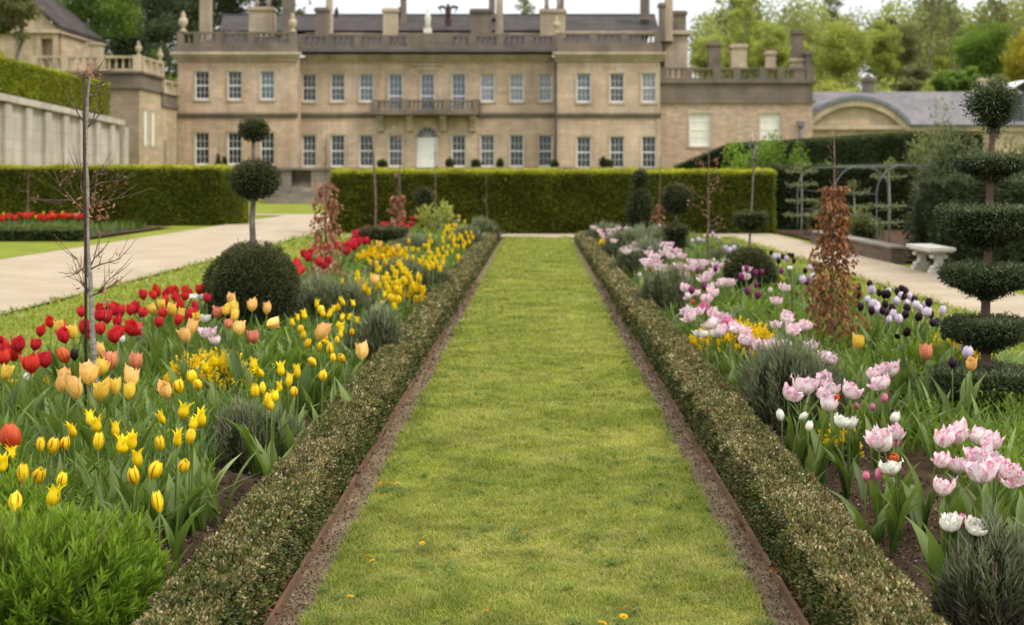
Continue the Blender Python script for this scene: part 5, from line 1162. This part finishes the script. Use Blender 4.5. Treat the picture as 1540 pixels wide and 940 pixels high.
def tulip_leaf(seed):
    r_ = np.random.default_rng(seed); q = Q(); nu, nv = 8, 2; a0, a1 = .12+.15*r_.random(), .5+.9*r_.random(); p = np.zeros(2); rows = []; tw = r_.normal()*.3
    for i in range(nu+1):
        u = i/nu; w = .085*(1+.2*r_.normal()*0)*max(.004/.085, math.sin(math.pi*(.10+.90*u)**.8)**.8 if u < 1 else .02); an = a0+(a1-a0)*u*u
        for v in (-1, 0, 1): rows.append((p[0]+abs(v)*w*-.35*math.cos(an), v*w*math.cos(tw*u)+.012*math.sin(u*11+v), p[1]+abs(v)*w*.45))
        p = p+np.array([math.sin(an), math.cos(an)])/nu
    a = np.array([i*3+j for i in range(nu) for j in range(2)]); q.add(rows, np.stack([a, a+1, a+4, a+3], 1), tint=np.clip(np.repeat(np.linspace(.3, .75, nu+1), 3)+.15*r_.normal(), 0, 1), smooth=True); return q
def stem_q(seed):
    r_ = np.random.default_rng(seed); q = Q(); tx = .10*r_.normal(); u = np.linspace(0, 1, 6); x = tx*u**1.6; q.tube(np.stack([x, 0*u, u], 1), .0085, 5, tint=.55); return q, tx
BSHAPE = {s: [bloom(s, 10*i+k) for k in range(7)] for i, s in enumerate(('lily', 'egg', 'open', 'double'))}
BSIMPLE = {s: [bloom(s, 50+10*i+k, True) for k in range(2)] for i, s in enumerate(('lily', 'egg', 'open', 'double'))}
LEAFQ = [tulip_leaf(k) for k in range(6)]; LEAFM = [l.mesh('leaf', 'tulip_leaf') for l in LEAFQ]
STEMQ = [stem_q(k) for k in range(5)]; STEMM = [s[0].mesh('stem', 'tulip_leaf') for s in STEMQ]
# type: (material, shape, bloom centre height, bloom height, width factor, words, group words)
TY = {'L': ('petal_yellow', 'lily', .47, .074, .95, 'bright yellow pointed tulip'), 'Y': ('petal_flame', 'egg', .45, .068, .86, 'red flamed yellow tulip'), 'C': ('petal_cream', 'open', .53, .10, .8, 'creamy yellow tulip'),
      'P': ('petal_peach', 'open', .55, .105, .82, 'peach tulip'), 'S': ('petal_salmon', 'open', .52, .092, .9, 'salmon tulip'), 'R': ('petal_red', 'open', .51, .098, .98, 'red tulip'), 'O': ('petal_orange', 'egg', .5, .10, .9, 'orange red tulip'), 'E': ('petal_orange', 'egg', .38, .05, 1.0, 'small orange red tulip'),
      'K': ('petal_black', 'egg', .53, .060, .95, 'near black tulip'), 'U': ('petal_purple', 'egg', .5, .066, .92, 'purple tulip'), 'W': ('petal_lilac', 'egg', .53, .072, .98, 'pale lilac tulip'),
      'D': ('petal_pink', 'double', .44, .082, 1.06, 'pink white double tulip'), 'H': ('petal_hot', 'double', .45, .085, 1.0, 'deep pink tulip'), 'M': ('petal_white', 'double', .38, .060, 1.0, 'cream white double tulip'), 'B': ('petal_hot', 'egg', .36, .05, .8, 'small closed tulip bud'), 'N': ('petal_white', 'egg', .38, .055, .9, 'small white tulip')}
# clump: (type, place, positions of the blooms in the photograph)
CL = [
 ('L', 'in the front left clump', '112,645 137,626 146,637 174,645 183,666 198,662 207,688 14,682 2,696 77,745'),
 ('L', 'left of the front lavender bush', '247,626 273,616 290,636 303,627 266,658'),
 ('Y', 'above the lush corner shrub', '61,668 78,670 97,666 147,663 90,721 35,712 53,712 22,752'),
 ('Y', 'near the front lavender', '242,666 284,655 273,699 228,705 204,714 240,754'),
 ('O', 'at the left edge above the front yellow clump', '21,654'),
 ('L', 'behind the grey lavender bush', '308,551 323,543 381,547 396,554 423,554 448,557 433,570 421,581 413,594 409,606'),
 ('Y', 'just behind the grey lavender bush', '384,587 396,582 442,588 401,601 290,565 300,577 270,580'),
 ('L', 'between the ball topiary and the dark lavender', '458,473 448,477 441,484 476,456 493,471 508,460 518,452 532,455 513,476 523,476 536,481 513,491 512,501 487,503 496,513'),
 ('Y', 'left of the dark lavender bush', '451,494 456,503 460,515 483,466 486,472 501,464 509,488 529,498 483,508 507,511 497,524 480,520 502,537 515,536 475,541 485,564'),
 ('P', 'in the yellow drift left of the dark lavender', '477,496 544,526'),
 ('P', 'in the peach cluster at the bare sapling', '91,575 116,579 133,560 155,524 198,566 100,565'),
 ('C', 'in the peach cluster at the bare sapling', '149,551 149,586 173,580 193,586'),
 ('S', 'near the peach cluster', '166,541 205,542'), ('P', 'standing alone right of the peach cluster', '254,583'),
 ('C', 'at the left edge below the red tulips', '5,558'), ('N', 'below the red tulips', '40,566'), ('N', 'right of the bare sapling foot', '184,510'),
 ('R', 'in the near group left of the sapling', '10,515 28,517 22,529 7,536 60,497 51,517 69,539 48,546 77,483 98,491 99,503 124,490 122,468 134,497 -8,528'),
 ('R', 'in the group right of the sapling', '148,462 157,461 172,464 150,474 161,476 182,466 196,465 210,468 178,481 189,485 179,498 174,503 195,492 152,493 203,461'),
 ('O', 'left of the stake', '101,531'), ('K', 'beside the orange red tulip left of the stake', '112,533'),
 ('C', 'among the reds left of the stake', '86,491 111,498'),
 ('C', 'in the row before the red group', '230,464 243,457 260,465 271,471 298,474'),
 ('C', 'before the large ball topiary', '339,466 351,463 351,473'), ('P', 'before the large ball topiary', '350,449 360,491 379,458 401,463 401,478'),
 ('S', 'before the large ball topiary', '326,469 345,486 381,505'), ('P', 'in the grass below the cream row', '285,491 282,502'), ('D', 'in the grass left of the ball topiary', '315,499 325,511'),
 ('M', 'beside the red group at the ball topiary', '303,446 308,478'),
 ('R', 'in the group left of the ball topiary', '216,442 234,442 249,432 246,440 263,437 277,435 277,444 263,446 287,439 300,434 311,448 295,459 250,451 271,457 284,471 237,483 250,466 266,480 239,436'),
 ('L', 'in the middle drift along the left box hedge', '538,417 543,424 547,433 554,438 570,430 579,422 581,430 591,429 600,426 605,408 615,414 631,419 622,431 570,455 563,460 594,461 601,437 577,442 584,437 610,423'),
 ('Y', 'in the middle drift along the left box hedge', '535,430 606,421 617,421 590,449 566,470 599,450 596,435 586,447'), ('P', 'in the middle drift along the left box hedge', '564,420'),
 ('L', 'in the farthest drift along the left box hedge', '647,355 649,363 615,363 621,375 629,376 612,388 621,388 639,396 646,390 654,388 651,399 657,396 662,405 667,388 666,396 658,377 666,374 674,371 680,378 682,363 689,360 696,362 689,371 697,371 704,356 706,364 701,350 709,350 692,344 701,344 716,345 683,339 676,340 669,347 699,333 691,326 719,331 722,337 689,387 666,358 643,398 649,383 660,384 672,382 684,370 700,366 711,357 694,356 645,403 636,388'),
 ('N', 'at the far end of the left bed', '690,331'), ('C', 'behind the yellow wallflowers', '570,369 598,373'),
 ('R', 'around the slim copper beech', '456,381 467,379 447,393 445,400 449,409 477,375 494,391 481,393 505,366 516,369 524,369 533,371 531,364 541,357 547,356 548,363 556,362 539,355 501,364 569,359 511,372 463,386 487,398 452,404'),
 ('R', 'around the small far copper beech', '574,344 584,342 593,335 606,331 616,340 612,343 619,328 627,328 608,341 598,346 588,349'),
 ('D', 'in the farthest pink group', '893,342 902,347 906,352 910,357 920,340 916,346 919,352 919,358 926,346 931,340 923,362'),
 ('D', 'in the pink row above the lavender mounds', '938,375 946,374 954,372 962,374 966,380 958,376 950,377 943,378'),
 ('D', 'in the pink group before the spinning top topiary', '985,371 993,369 1000,367 1008,367 976,380 987,378 1007,383 981,387 974,397 979,393 988,394 988,400 993,409 1001,373 969,392'),
 ('N', 'beside the green lavender mound', '971,404 962,413'), ('E', 'beside the green lavender mound', '978,405'),
 ('H', 'in the middle pink drift', '1018,403 1059,462 1093,482'), ('E', 'in the middle pink drift', '1026,402 1042,454 1068,496'),
 ('D', 'in the middle pink drift', '1032,403 1040,403 1041,393 1046,397 1054,401 1028,414 1066,412 1057,420 1029,431 1047,440 1061,448 1068,431 1073,439 1083,427 1090,425 1097,425 1039,443'),
 ('D', 'in the pink drift beside the right box hedge', '1035,465 1052,468 1068,470 1078,473 1088,477 1071,486 1087,495 1083,498 1103,489 1110,494 1119,497 1074,477 1045,472'),
 ('M', 'at the near edge of the pink drift', '1062,502 1050,501 1074,501'),
 ('U', 'in the middle pink drift', '1040,436 1059,430 1049,407 1076,404'), ('U', 'before the disc topiary ball', '1123,404 1115,416 1136,410 1146,409 1137,428 1124,437 1139,443'), ('U', 'right of the disc topiary ball', '1175,407 1213,423'),
 ('W', 'in the far white group by the bare sapling', '1041,362 1050,360 1057,361 1072,352 1081,359 1091,373 1097,376 1104,373 991,340 1000,344'),
 ('D', 'left of the copper beech', '1168,452 1182,472 1182,479 1166,488 1187,493 1202,486 1211,489'),
 ('D', 'around the yellow wallflower clump', '1122,510 1146,515 1145,521 1160,515 1168,521 1223,520'), ('E', 'in front of the wallflower clump', '1129,523'), ('M', 'right of the wallflower clump', '1180,518'), ('D', 'above the large lavender', '1242,537'),
 ('K', 'right of the disc topiary', '1160,380 1177,386 1171,392 1187,383 1192,384 1194,392 1211,407 1226,400'), ('W', 'right of the disc topiary', '1165,386 1170,385 1183,389 1218,402 1228,405 1222,416 1207,420'),
 ('K', 'on the lawn edge beside the tiered topiary', '1308,427 1291,442 1291,432 1322,440 1330,443 1335,442 1349,438 1356,434 1362,438 1360,447 1375,450 1397,455 1342,464 1327,467 1311,467 1334,471 1364,463 1360,472 1379,475 1400,473 1405,478 1403,485 1410,486 1294,461 1331,458'),
 ('K', 'beside the yellow green spurge', '1352,502 1361,497 1432,503 1420,505 1432,545'),
 ('W', 'on the lawn edge beside the tiered topiary', '1311,436 1338,437 1303,450 1350,452 1354,443 1369,445 1368,454 1313,457 1322,458 1319,465 1342,472 1338,480 1353,479 1378,458 1385,463 1393,469 1391,458 1415,466 1433,477'),
 ('W', 'behind the lowest topiary tier', '1445,519 1453,529'),
 ('C', 'behind the pink group right of the beech', '1289,513'), ('S', 'before the yellow green spurge', '1393,528'), ('P', 'open in front of the topiary trunk', '1461,545'),
 ('D', 'in the trio left of the peach tulip', '1337,555 1313,562 1329,574'),
 ('D', 'beside the large lavender bush', '1185,589 1204,580 1218,577 1241,568 1250,584 1236,592 1275,585 1244,606'),
 ('E', 'tucked under the pink blooms by the lavender', '1257,598'), ('B', 'in the middle of the right bed', '1289,609 1311,611 1328,598'), ('N', 'below the pink blooms by the lavender', '1202,622 1344,627 1176,623 1215,640'),
 ('M', 'above the small yellow clump', '1265,634 1278,636'),
 ('D', 'standing over bare soil', '1322,659 1348,649 1330,664'), ('E', 'over bare soil', '1345,688'), ('M', 'over bare soil', '1341,703'), ('B', 'over bare soil', '1302,715 1320,712 1346,666'),
 ('D', 'in the back row of the near right group', '1414,657 1435,651 1470,655 1488,662'), ('D', 'in the near right group', '1420,690 1441,698 1472,685 1488,688 1506,703 1475,709 1514,711 1495,700 1418,731'),
 ('M', 'at the foot of the near right group', '1429,784 1464,790'), ('B', 'at the foot of the near right group', '1443,782'), ('C', 'at the right edge beyond the topiary skirt', '1542,505'),
]
ORD = 'leftmost,second from left,third from left,fourth from left,fifth from left,sixth from left,seventh from left,eighth from left,ninth from left,tenth from left,eleventh from left,twelfth from left'.split(',')
allb = []
for ci, (ty, place, pos) in enumerate(CL):
    P = [tuple(float(v) for v in s.split(',')) for s in pos.split()]; P.sort()
    m_, sh, hb, bh, wf, words = TY[ty]
    for k, (px, py) in enumerate(P):
        h = hb*(1+.03*rng.normal()); d = F*(H-h)/(py-PY0); x = (px-PX0)*d/F
        if len(P) == 1: lab, gr = f'{words} {place}', None
        elif len(P) <= 10: lab, gr = f'{words} {place}, {ORD[k]}', f'{words}s {place}'
        else: lab, gr = f'{words} {place}', f'{words}s {place}'
        allb.append((bh*F/d, ty, x, d, h, lab, gr))
allb.sort(key=lambda b: -b[0])
NEAR, FAR = allb[:300], allb[300:]
BM = {}
def bloom_mesh(ty, k):
    if (ty, k) not in BM: BM[ty, k] = BSHAPE[TY[ty][1]][k].mesh('bloom', TY[ty][0])
    return BM[ty, k]
def clink(name, me, par, loc, rot, sc):
    o = bpy.data.objects.new(name, me); COL.objects.link(o); o.parent = par; o.location = loc; o.rotation_euler = rot; o.scale = sc; return o
for s, ty, x, d, h, lab, gr in NEAR:
    m_, sh, hb, bh, wf, words = TY[ty]; zb_ = float(bed_z(x, d)); sv = int(rng.integers(0, 5)); tx = STEMQ[sv][1]; phi = rng.random()*6.28
    bs = bh*(.80+.36*rng.random()); L = h-bs*.5-zb_; bx, by = x-math.cos(phi)*tx*L, d-math.sin(phi)*tx*L
    root = empty('tulip', (bx, by, zb_), lab, 'tulip', gr); root.rotation_euler = (0, 0, phi)
    clink('stem', STEMM[sv], root, (0, 0, 0), (0, 0, 0), (L, L, L))
    tilt = .13+.16*abs(tx)*10
    clink('bloom', bloom_mesh(ty, int(rng.integers(0, 7))), root, (tx*L, 0, L-bs*.03), (rng.normal()*tilt, rng.normal()*tilt+tx*1.2, rng.random()*6.28), (bs*wf*(w_ := .82+.32*rng.random()), bs*wf*w_*(.92+.16*rng.random()), bs))
    for _ in range(2 if d > 10 else 3):
        ls = (.24+.12*rng.random())*(h/.47); clink('leaf', LEAFM[int(rng.integers(0, 6))], root, (0, 0, .0), (0, 0, rng.random()*6.28), (ls, ls*(.7+.5*rng.random()), ls))
mats = sorted(set(TY[b[1]][0] for b in FAR) | {'petal_red', 'petal_yellow', 'petal_flame', 'petal_pink', 'petal_white'}); q = Q()
def addx(q, src, R_, sc, loc, mi):
    V, Fc, T, S, *_ = src; c, s = math.cos(R_), math.sin(R_); V = V*sc; V = np.stack([V[:, 0]*c-V[:, 1]*s, V[:, 0]*s+V[:, 1]*c, V[:, 2]], 1)+loc; q.add(V, Fc, tint=T, side=S, mi=mi, smooth=True)
SIMPLE = {k: [b.arrays() for b in v] for k, v in BSIMPLE.items()}; LA = [l.arrays() for l in LEAFQ]
mats += ['tulip_leaf']
def far_tulip(ty, x, d, h, zb_):
    m_, sh, hb, bh, wf, _ = TY[ty]; b = bh*(1.08+.3*rng.random()); addx(q, SIMPLE[sh][int(rng.integers(0, 2))], rng.random()*6, np.array([b*wf, b*wf, b]), [x, d, h-b/2], mats.index(m_))
    q.tube([(x, d, zb_), (x, d, h-b/2+.01)], .004, 3, mi=len(mats)-1)
    for _ in range(2): addx(q, LA[int(rng.integers(0, 6))], rng.random()*6, .28, [x, d, zb_], len(mats)-1)
for s, ty, x, d, h, lab, gr in FAR: far_tulip(ty, x, d, h, float(bed_z(x, d)))
for _ in range(62):
    d = 1/(1/13.5-(1/13.5-1/31)*rng.random()); x = -(1.28+.55*rng.random()**1.3+(.35*rng.random() if d < 22 else 0)); far_tulip('L' if rng.random() < .7 else 'Y', x, d, .42+.08*rng.random(), float(bed_z(x, d)))
for _ in range(34):
    d = 18+11*rng.random(); x = -2.35-.75*rng.random(); far_tulip('R', x, d, .52+.08*rng.random(), float(bed_z(x, d)))
for _ in range(40):
    d = 1/(1/13-(1/13-1/30)*rng.random()); x = 1.45+.9*rng.random(); far_tulip('D' if rng.random() < .85 else 'N', x, d, .42+.06*rng.random(), float(bed_z(x, d)))
tag(q.build('distant_tulips', mats), 'mass of smaller tulips farther along both flower beds', 'tulips', kind='stuff')
q = Q(); mats = ['petal_red', 'petal_yellow', 'tulip_leaf']
for _ in range(260): 
    y = 34.2+4.5*rng.random(); x = -20+8.3*rng.random()-(.4 if y > 37 else 0); far_tulip('R' if rng.random() < .9 else 'L', x, y, .42+.1*rng.random(), .03)
n = 2600; P = np.stack([-21+10*rng.random(n), 33.8+6.5*rng.random(n), 0*rng.random(n)], 1); q.blades(P, rng.random(n)*6.28, .25+.12*rng.random(n), .05, .4, rng.random(n)*.6, seg=2, mi=2)
tag(q.build('distant_tulips', mats), 'strip of red tulips in the distant bed before the left hedge', 'tulips', kind='stuff')

# ------------------------------------------------------------------ undergrowth in the beds
def bedpts(sgn, n, y0, y1, x0=1.22, x1=3.55):
    y = 1/(1/y0-(1/y0-1/y1)*rng.random(n)); x = sgn*(x0+(x1-x0)*rng.random(n)); return x, y
q = Q()
for sgn in (-1, 1):
    n = 4000; x, y = bedpts(sgn, n, 4.2, 32.5); ax = np.abs(x)
    keep = np.where(y < 9, ax > 1.42+.16*vnoise(x, y, 2.2, 3), ax > 1.22)
    if sgn > 0: keep &= ~((y < 7.6) & (ax < 1.95+.25*vnoise(x, y, 3, 1))); keep &= (vnoise(x, y, 2.6, 6) > -.25) | (y > 9)
    keep &= open_ground(x, y); x, y = x[keep], y[keep]; k = np.maximum(1, y/8.0); m = len(x)
    q.blades(np.stack([x, y, bed_z(x, y)], 1), rng.random(m)*6.28, (.15+.17*rng.random(m))*k**.05, .030*k*(.6+.7*rng.random(m)), .25+.8*rng.random(m)**2, np.clip(.42+.2*rng.normal(size=m), 0, 1), seg=5, droop=.8, belly=.75)
tag(q.build('tulip_foliage', 'tulip_leaf'), 'dense blue green tulip leaves filling the flower beds', 'foliage', kind='stuff')
q = Q()
for sgn in (-1, 1):
    n = 42000; x, y = bedpts(sgn, n, 4.2, 32.5); ax = np.abs(x); v = vnoise(x, y, 2.1, 5+sgn)
    keep = np.where(y < 9, ax > 1.55, ax > 1.25) & ((v > -.55) if sgn < 0 else (v > -.1))
    if sgn > 0: keep &= ~((y < 7.8) & (ax < 2.0+.25*vnoise(x, y, 3, 1)))
    keep &= open_ground(x, y); x, y = x[keep], y[keep]; k = np.maximum(1, y/8.0); m = len(x)
    q.blades(np.stack([x, y, bed_z(x, y)], 1), rng.random(m)*6.28, (.12+.20*rng.random(m))*k**.05, .0075*k*(.6+.7*rng.random(m)), .2+.9*rng.random(m)**2, np.clip(.4+.25*vnoise(x, y, 1.2, 7)+.2*rng.normal(size=m), 0, 1), seg=3, droop=.8)
tag(q.build('green_weeds', 'weed_leaf'), 'fine grassy green weeds between the tulips', 'weeds', kind='stuff')
q = Q()
for sgn in (-1, 1):
    n = 30000; x, y = bedpts(sgn, n, 4.4, 32.5, 1.3); v = vnoise(x, y, 1.6, 11+sgn); ax = np.abs(x); keep = (v > (-.05 if sgn > 0 else -.25)) & np.where(y < 9, ax > 1.7, True)
    if sgn > 0: keep &= ~((y < 7.2) & (ax < 2.0))
    keep &= open_ground(x, y); x, y, v = x[keep], y[keep], v[keep]; k = np.maximum(1, y/8.0); m = len(x); z = bed_z(x, y)+(.02+.20*np.clip(v+.4, 0, 1))*rng.random(m)**.7
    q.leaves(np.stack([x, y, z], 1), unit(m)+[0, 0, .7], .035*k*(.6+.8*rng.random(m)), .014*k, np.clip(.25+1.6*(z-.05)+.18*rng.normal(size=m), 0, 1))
tag(q.build('ground_cover', 'weed_leaf'), 'low leafy ground cover under the tulips', 'ground cover', kind='stuff')
# a few broad tulip leaves flopping onto the bare soil
for k, (px, py, ln, an) in enumerate(((355, 715, .22, .1), (372, 742, .2, -.3), (330, 762, .2, .2), (300, 830, .2, .6), (470, 610, .25, 0), (490, 628, .2, -.4), (1385, 620, .24, -1), (1378, 590, .3, 1.2), (1400, 600, .26, 0), (1290, 760, .18, 2.6), (1385, 800, .24, 1.9), (1378, 780, .3, 1.4), (1300, 745, .22, 1.8), (1335, 755, .22, 1.2), (1225, 740, .2, 1.7), (1180, 640, .24, 2.0))):
    p = gp(px, py+18, .02); q = Q(); addx(q, LA[k % 6], 0, 1.0, [0, 0, 0], 0); o = clink('loose_leaf', q.mesh('loose_leaf', 'tulip_leaf'), None, (p[0], p[1], float(bed_z(p[0], p[1]))-.005), (0, (.7 if k % 2 else .25), an), (ln, ln*1.1, ln))
    if k == 0: pass
    tag(o, 'broad pale green tulip leaf arching over bare soil at the bed edge', 'leaf', 'broad leaves arching over bare soil')

# ------------------------------------------------------------------ dandelions in the lawn
petalmat('petal_dandelion', (.72, .42, .005), (.80, .52, .008))
qh = Q(); 
for ring, (r, z, m) in enumerate(((1.0, .15, 18), (.7, .3, 14), (.4, .42, 10))):
    a = np.arange(m)*2*np.pi/m+ring; D = np.stack([np.cos(a)*r, np.sin(a)*r, np.full(m, z)], 1); qh.leaves(np.zeros((m, 3)), D, np.linalg.norm(D, axis=1)*.018, .006, .8, Nn=np.tile([0, 0, 1.], (m, 1)))
HM = qh.mesh('flower_head', 'petal_dandelion')
ql = Q(); a = np.arange(9)*.7; ql.blades(np.zeros((9, 3)), a, .07, .016, 1.8, .35, seg=3, droop=.9, belly=.8); LM = ql.mesh('leaf_rosette', 'weed_leaf')
DA = [(573, 727, 'left of three dandelions against the left path edge'), (583, 725, 'middle of three dandelions against the left path edge'), (597, 727, 'right of three dandelions against the left path edge'), (639, 807, 'upper of two dandelions in the left half of the lawn'), (635, 817, 'lower of two dandelions in the left half of the lawn'), (553, 836, 'yellow dandelion near the left lawn edge above its lower neighbour'), (560, 843, 'small half open dandelion just below another near the left edge'), (527, 897, 'yellow dandelion nearest the left bottom corner of the lawn'), (731, 919, 'faded orange dandelion low in the middle of the lawn'), (755, 899, 'small yellow dandelion above the faded orange one'), (940, 914, 'orange dandelion above another in the right part of the lawn'), (938, 927, 'small yellow dandelion below the orange one at right'), (906, 937, 'yellow dandelion at the bottom edge of the lawn'), (731, 436, 'lower of two distant dandelions by the left lawn edge'), (733, 421, 'upper of two distant dandelions by the left lawn edge')]
for px, py, lab in DA:
    p = gp(px, py, .035); k = max(1, p[1]/9); o = empty('dandelion', (p[0], p[1], .006), lab, 'dandelion', 'dandelions in the lawn'); s = (.65+.4*rng.random())*k
    clink('flower_head', HM, o, (0, 0, .028), (rng.normal()*.3, rng.normal()*.3, rng.random()*6), (s, s, s)); clink('leaf_rosette', LM, o, (0, 0, 0), (0, 0, rng.random()*6), (s*.55, s*.55, s*.5))

# ------------------------------------------------------------------ light, sky, camera
SUN_AZ, SUN_EL = math.atan2(.80, -.45), R(46)
w = bpy.data.worlds.new('World'); scene.world = w; w.use_nodes = True; nt = w.node_tree; nt.nodes.clear()
out = nt.nodes.new('ShaderNodeOutputWorld'); bg = nt.nodes.new('ShaderNodeBackground'); nt.links.new(bg.outputs[0], out.inputs[0])
sky = nt.nodes.new('ShaderNodeTexSky'); sky.sky_type = 'NISHITA'; sky.sun_disc = False; sky.sun_elevation = SUN_EL; sky.sun_rotation = SUN_AZ; sky.air_density = 1; sky.dust_density = 2
tc = nt.nodes.new('ShaderNodeTexCoord')
n1 = noise(nt, 2.2, 6, .6, coord=tc.outputs['Generated'], stretch=(1, 1, 3))
sep = nt.nodes.new('ShaderNodeSeparateXYZ'); nt.links.new(tc.outputs['Generated'], sep.inputs[0])
cloud = ramp(nt, [(.30, (4.6, 4.85, 5.2)), (.66, (7.3, 7.4, 7.4))], n1)
up = mathn(nt, 'MULTIPLY_ADD', mathn(nt, 'MAXIMUM', sep.outputs[2], 0.0), 2.2, 1.0)
cb = nt.nodes.new('ShaderNodeCombineXYZ'); [nt.links.new(up, cb.inputs[i]) for i in range(3)]
cloud = mix(nt, 1.0, cloud, cb.outputs[0], 'MULTIPLY')
nt.links.new(mix(nt, .90, sky.outputs[0], cloud), bg.inputs['Color']); bg.inputs['Strength'].default_value = 0.15
sl = bpy.data.lights.new('sun', 'SUN'); sl.energy = 2.4; sl.angle = R(14); sl.color = (1, .94, .84); so_ = bpy.data.objects.new('sun', sl); COL.objects.link(so_)
import mathutils
sd = mathutils.Vector((math.sin(SUN_AZ)*math.cos(SUN_EL), math.cos(SUN_AZ)*math.cos(SUN_EL), math.sin(SUN_EL))); so_.rotation_euler = sd.to_track_quat('Z', 'Y').to_euler()
cam = bpy.data.cameras.new('camera'); co = bpy.data.objects.new('camera', cam); COL.objects.link(co); scene.camera = co
co.location = (0, 0, H); co.rotation_euler = (R(90), 0, 0); cam.sensor_width = 36; cam.lens = 36*F/1540; cam.shift_x = -(PX0-770)/1540; cam.shift_y = -(470-PY0)/1540
cam.clip_start = .1; cam.clip_end = 2000; cam.dof.use_dof = True; cam.dof.focus_distance = 5.5; cam.dof.aperture_fstop = 3.9
scene.view_settings.view_transform = 'Standard'; scene.view_settings.look = 'None'; scene.view_settings.exposure = 0
scene.render.engine = 'CYCLES'; scene.cycles.max_bounces = 6; scene.cycles.diffuse_bounces = 3; scene.cycles.transmission_bounces = 3; scene.cycles.use_denoising = True
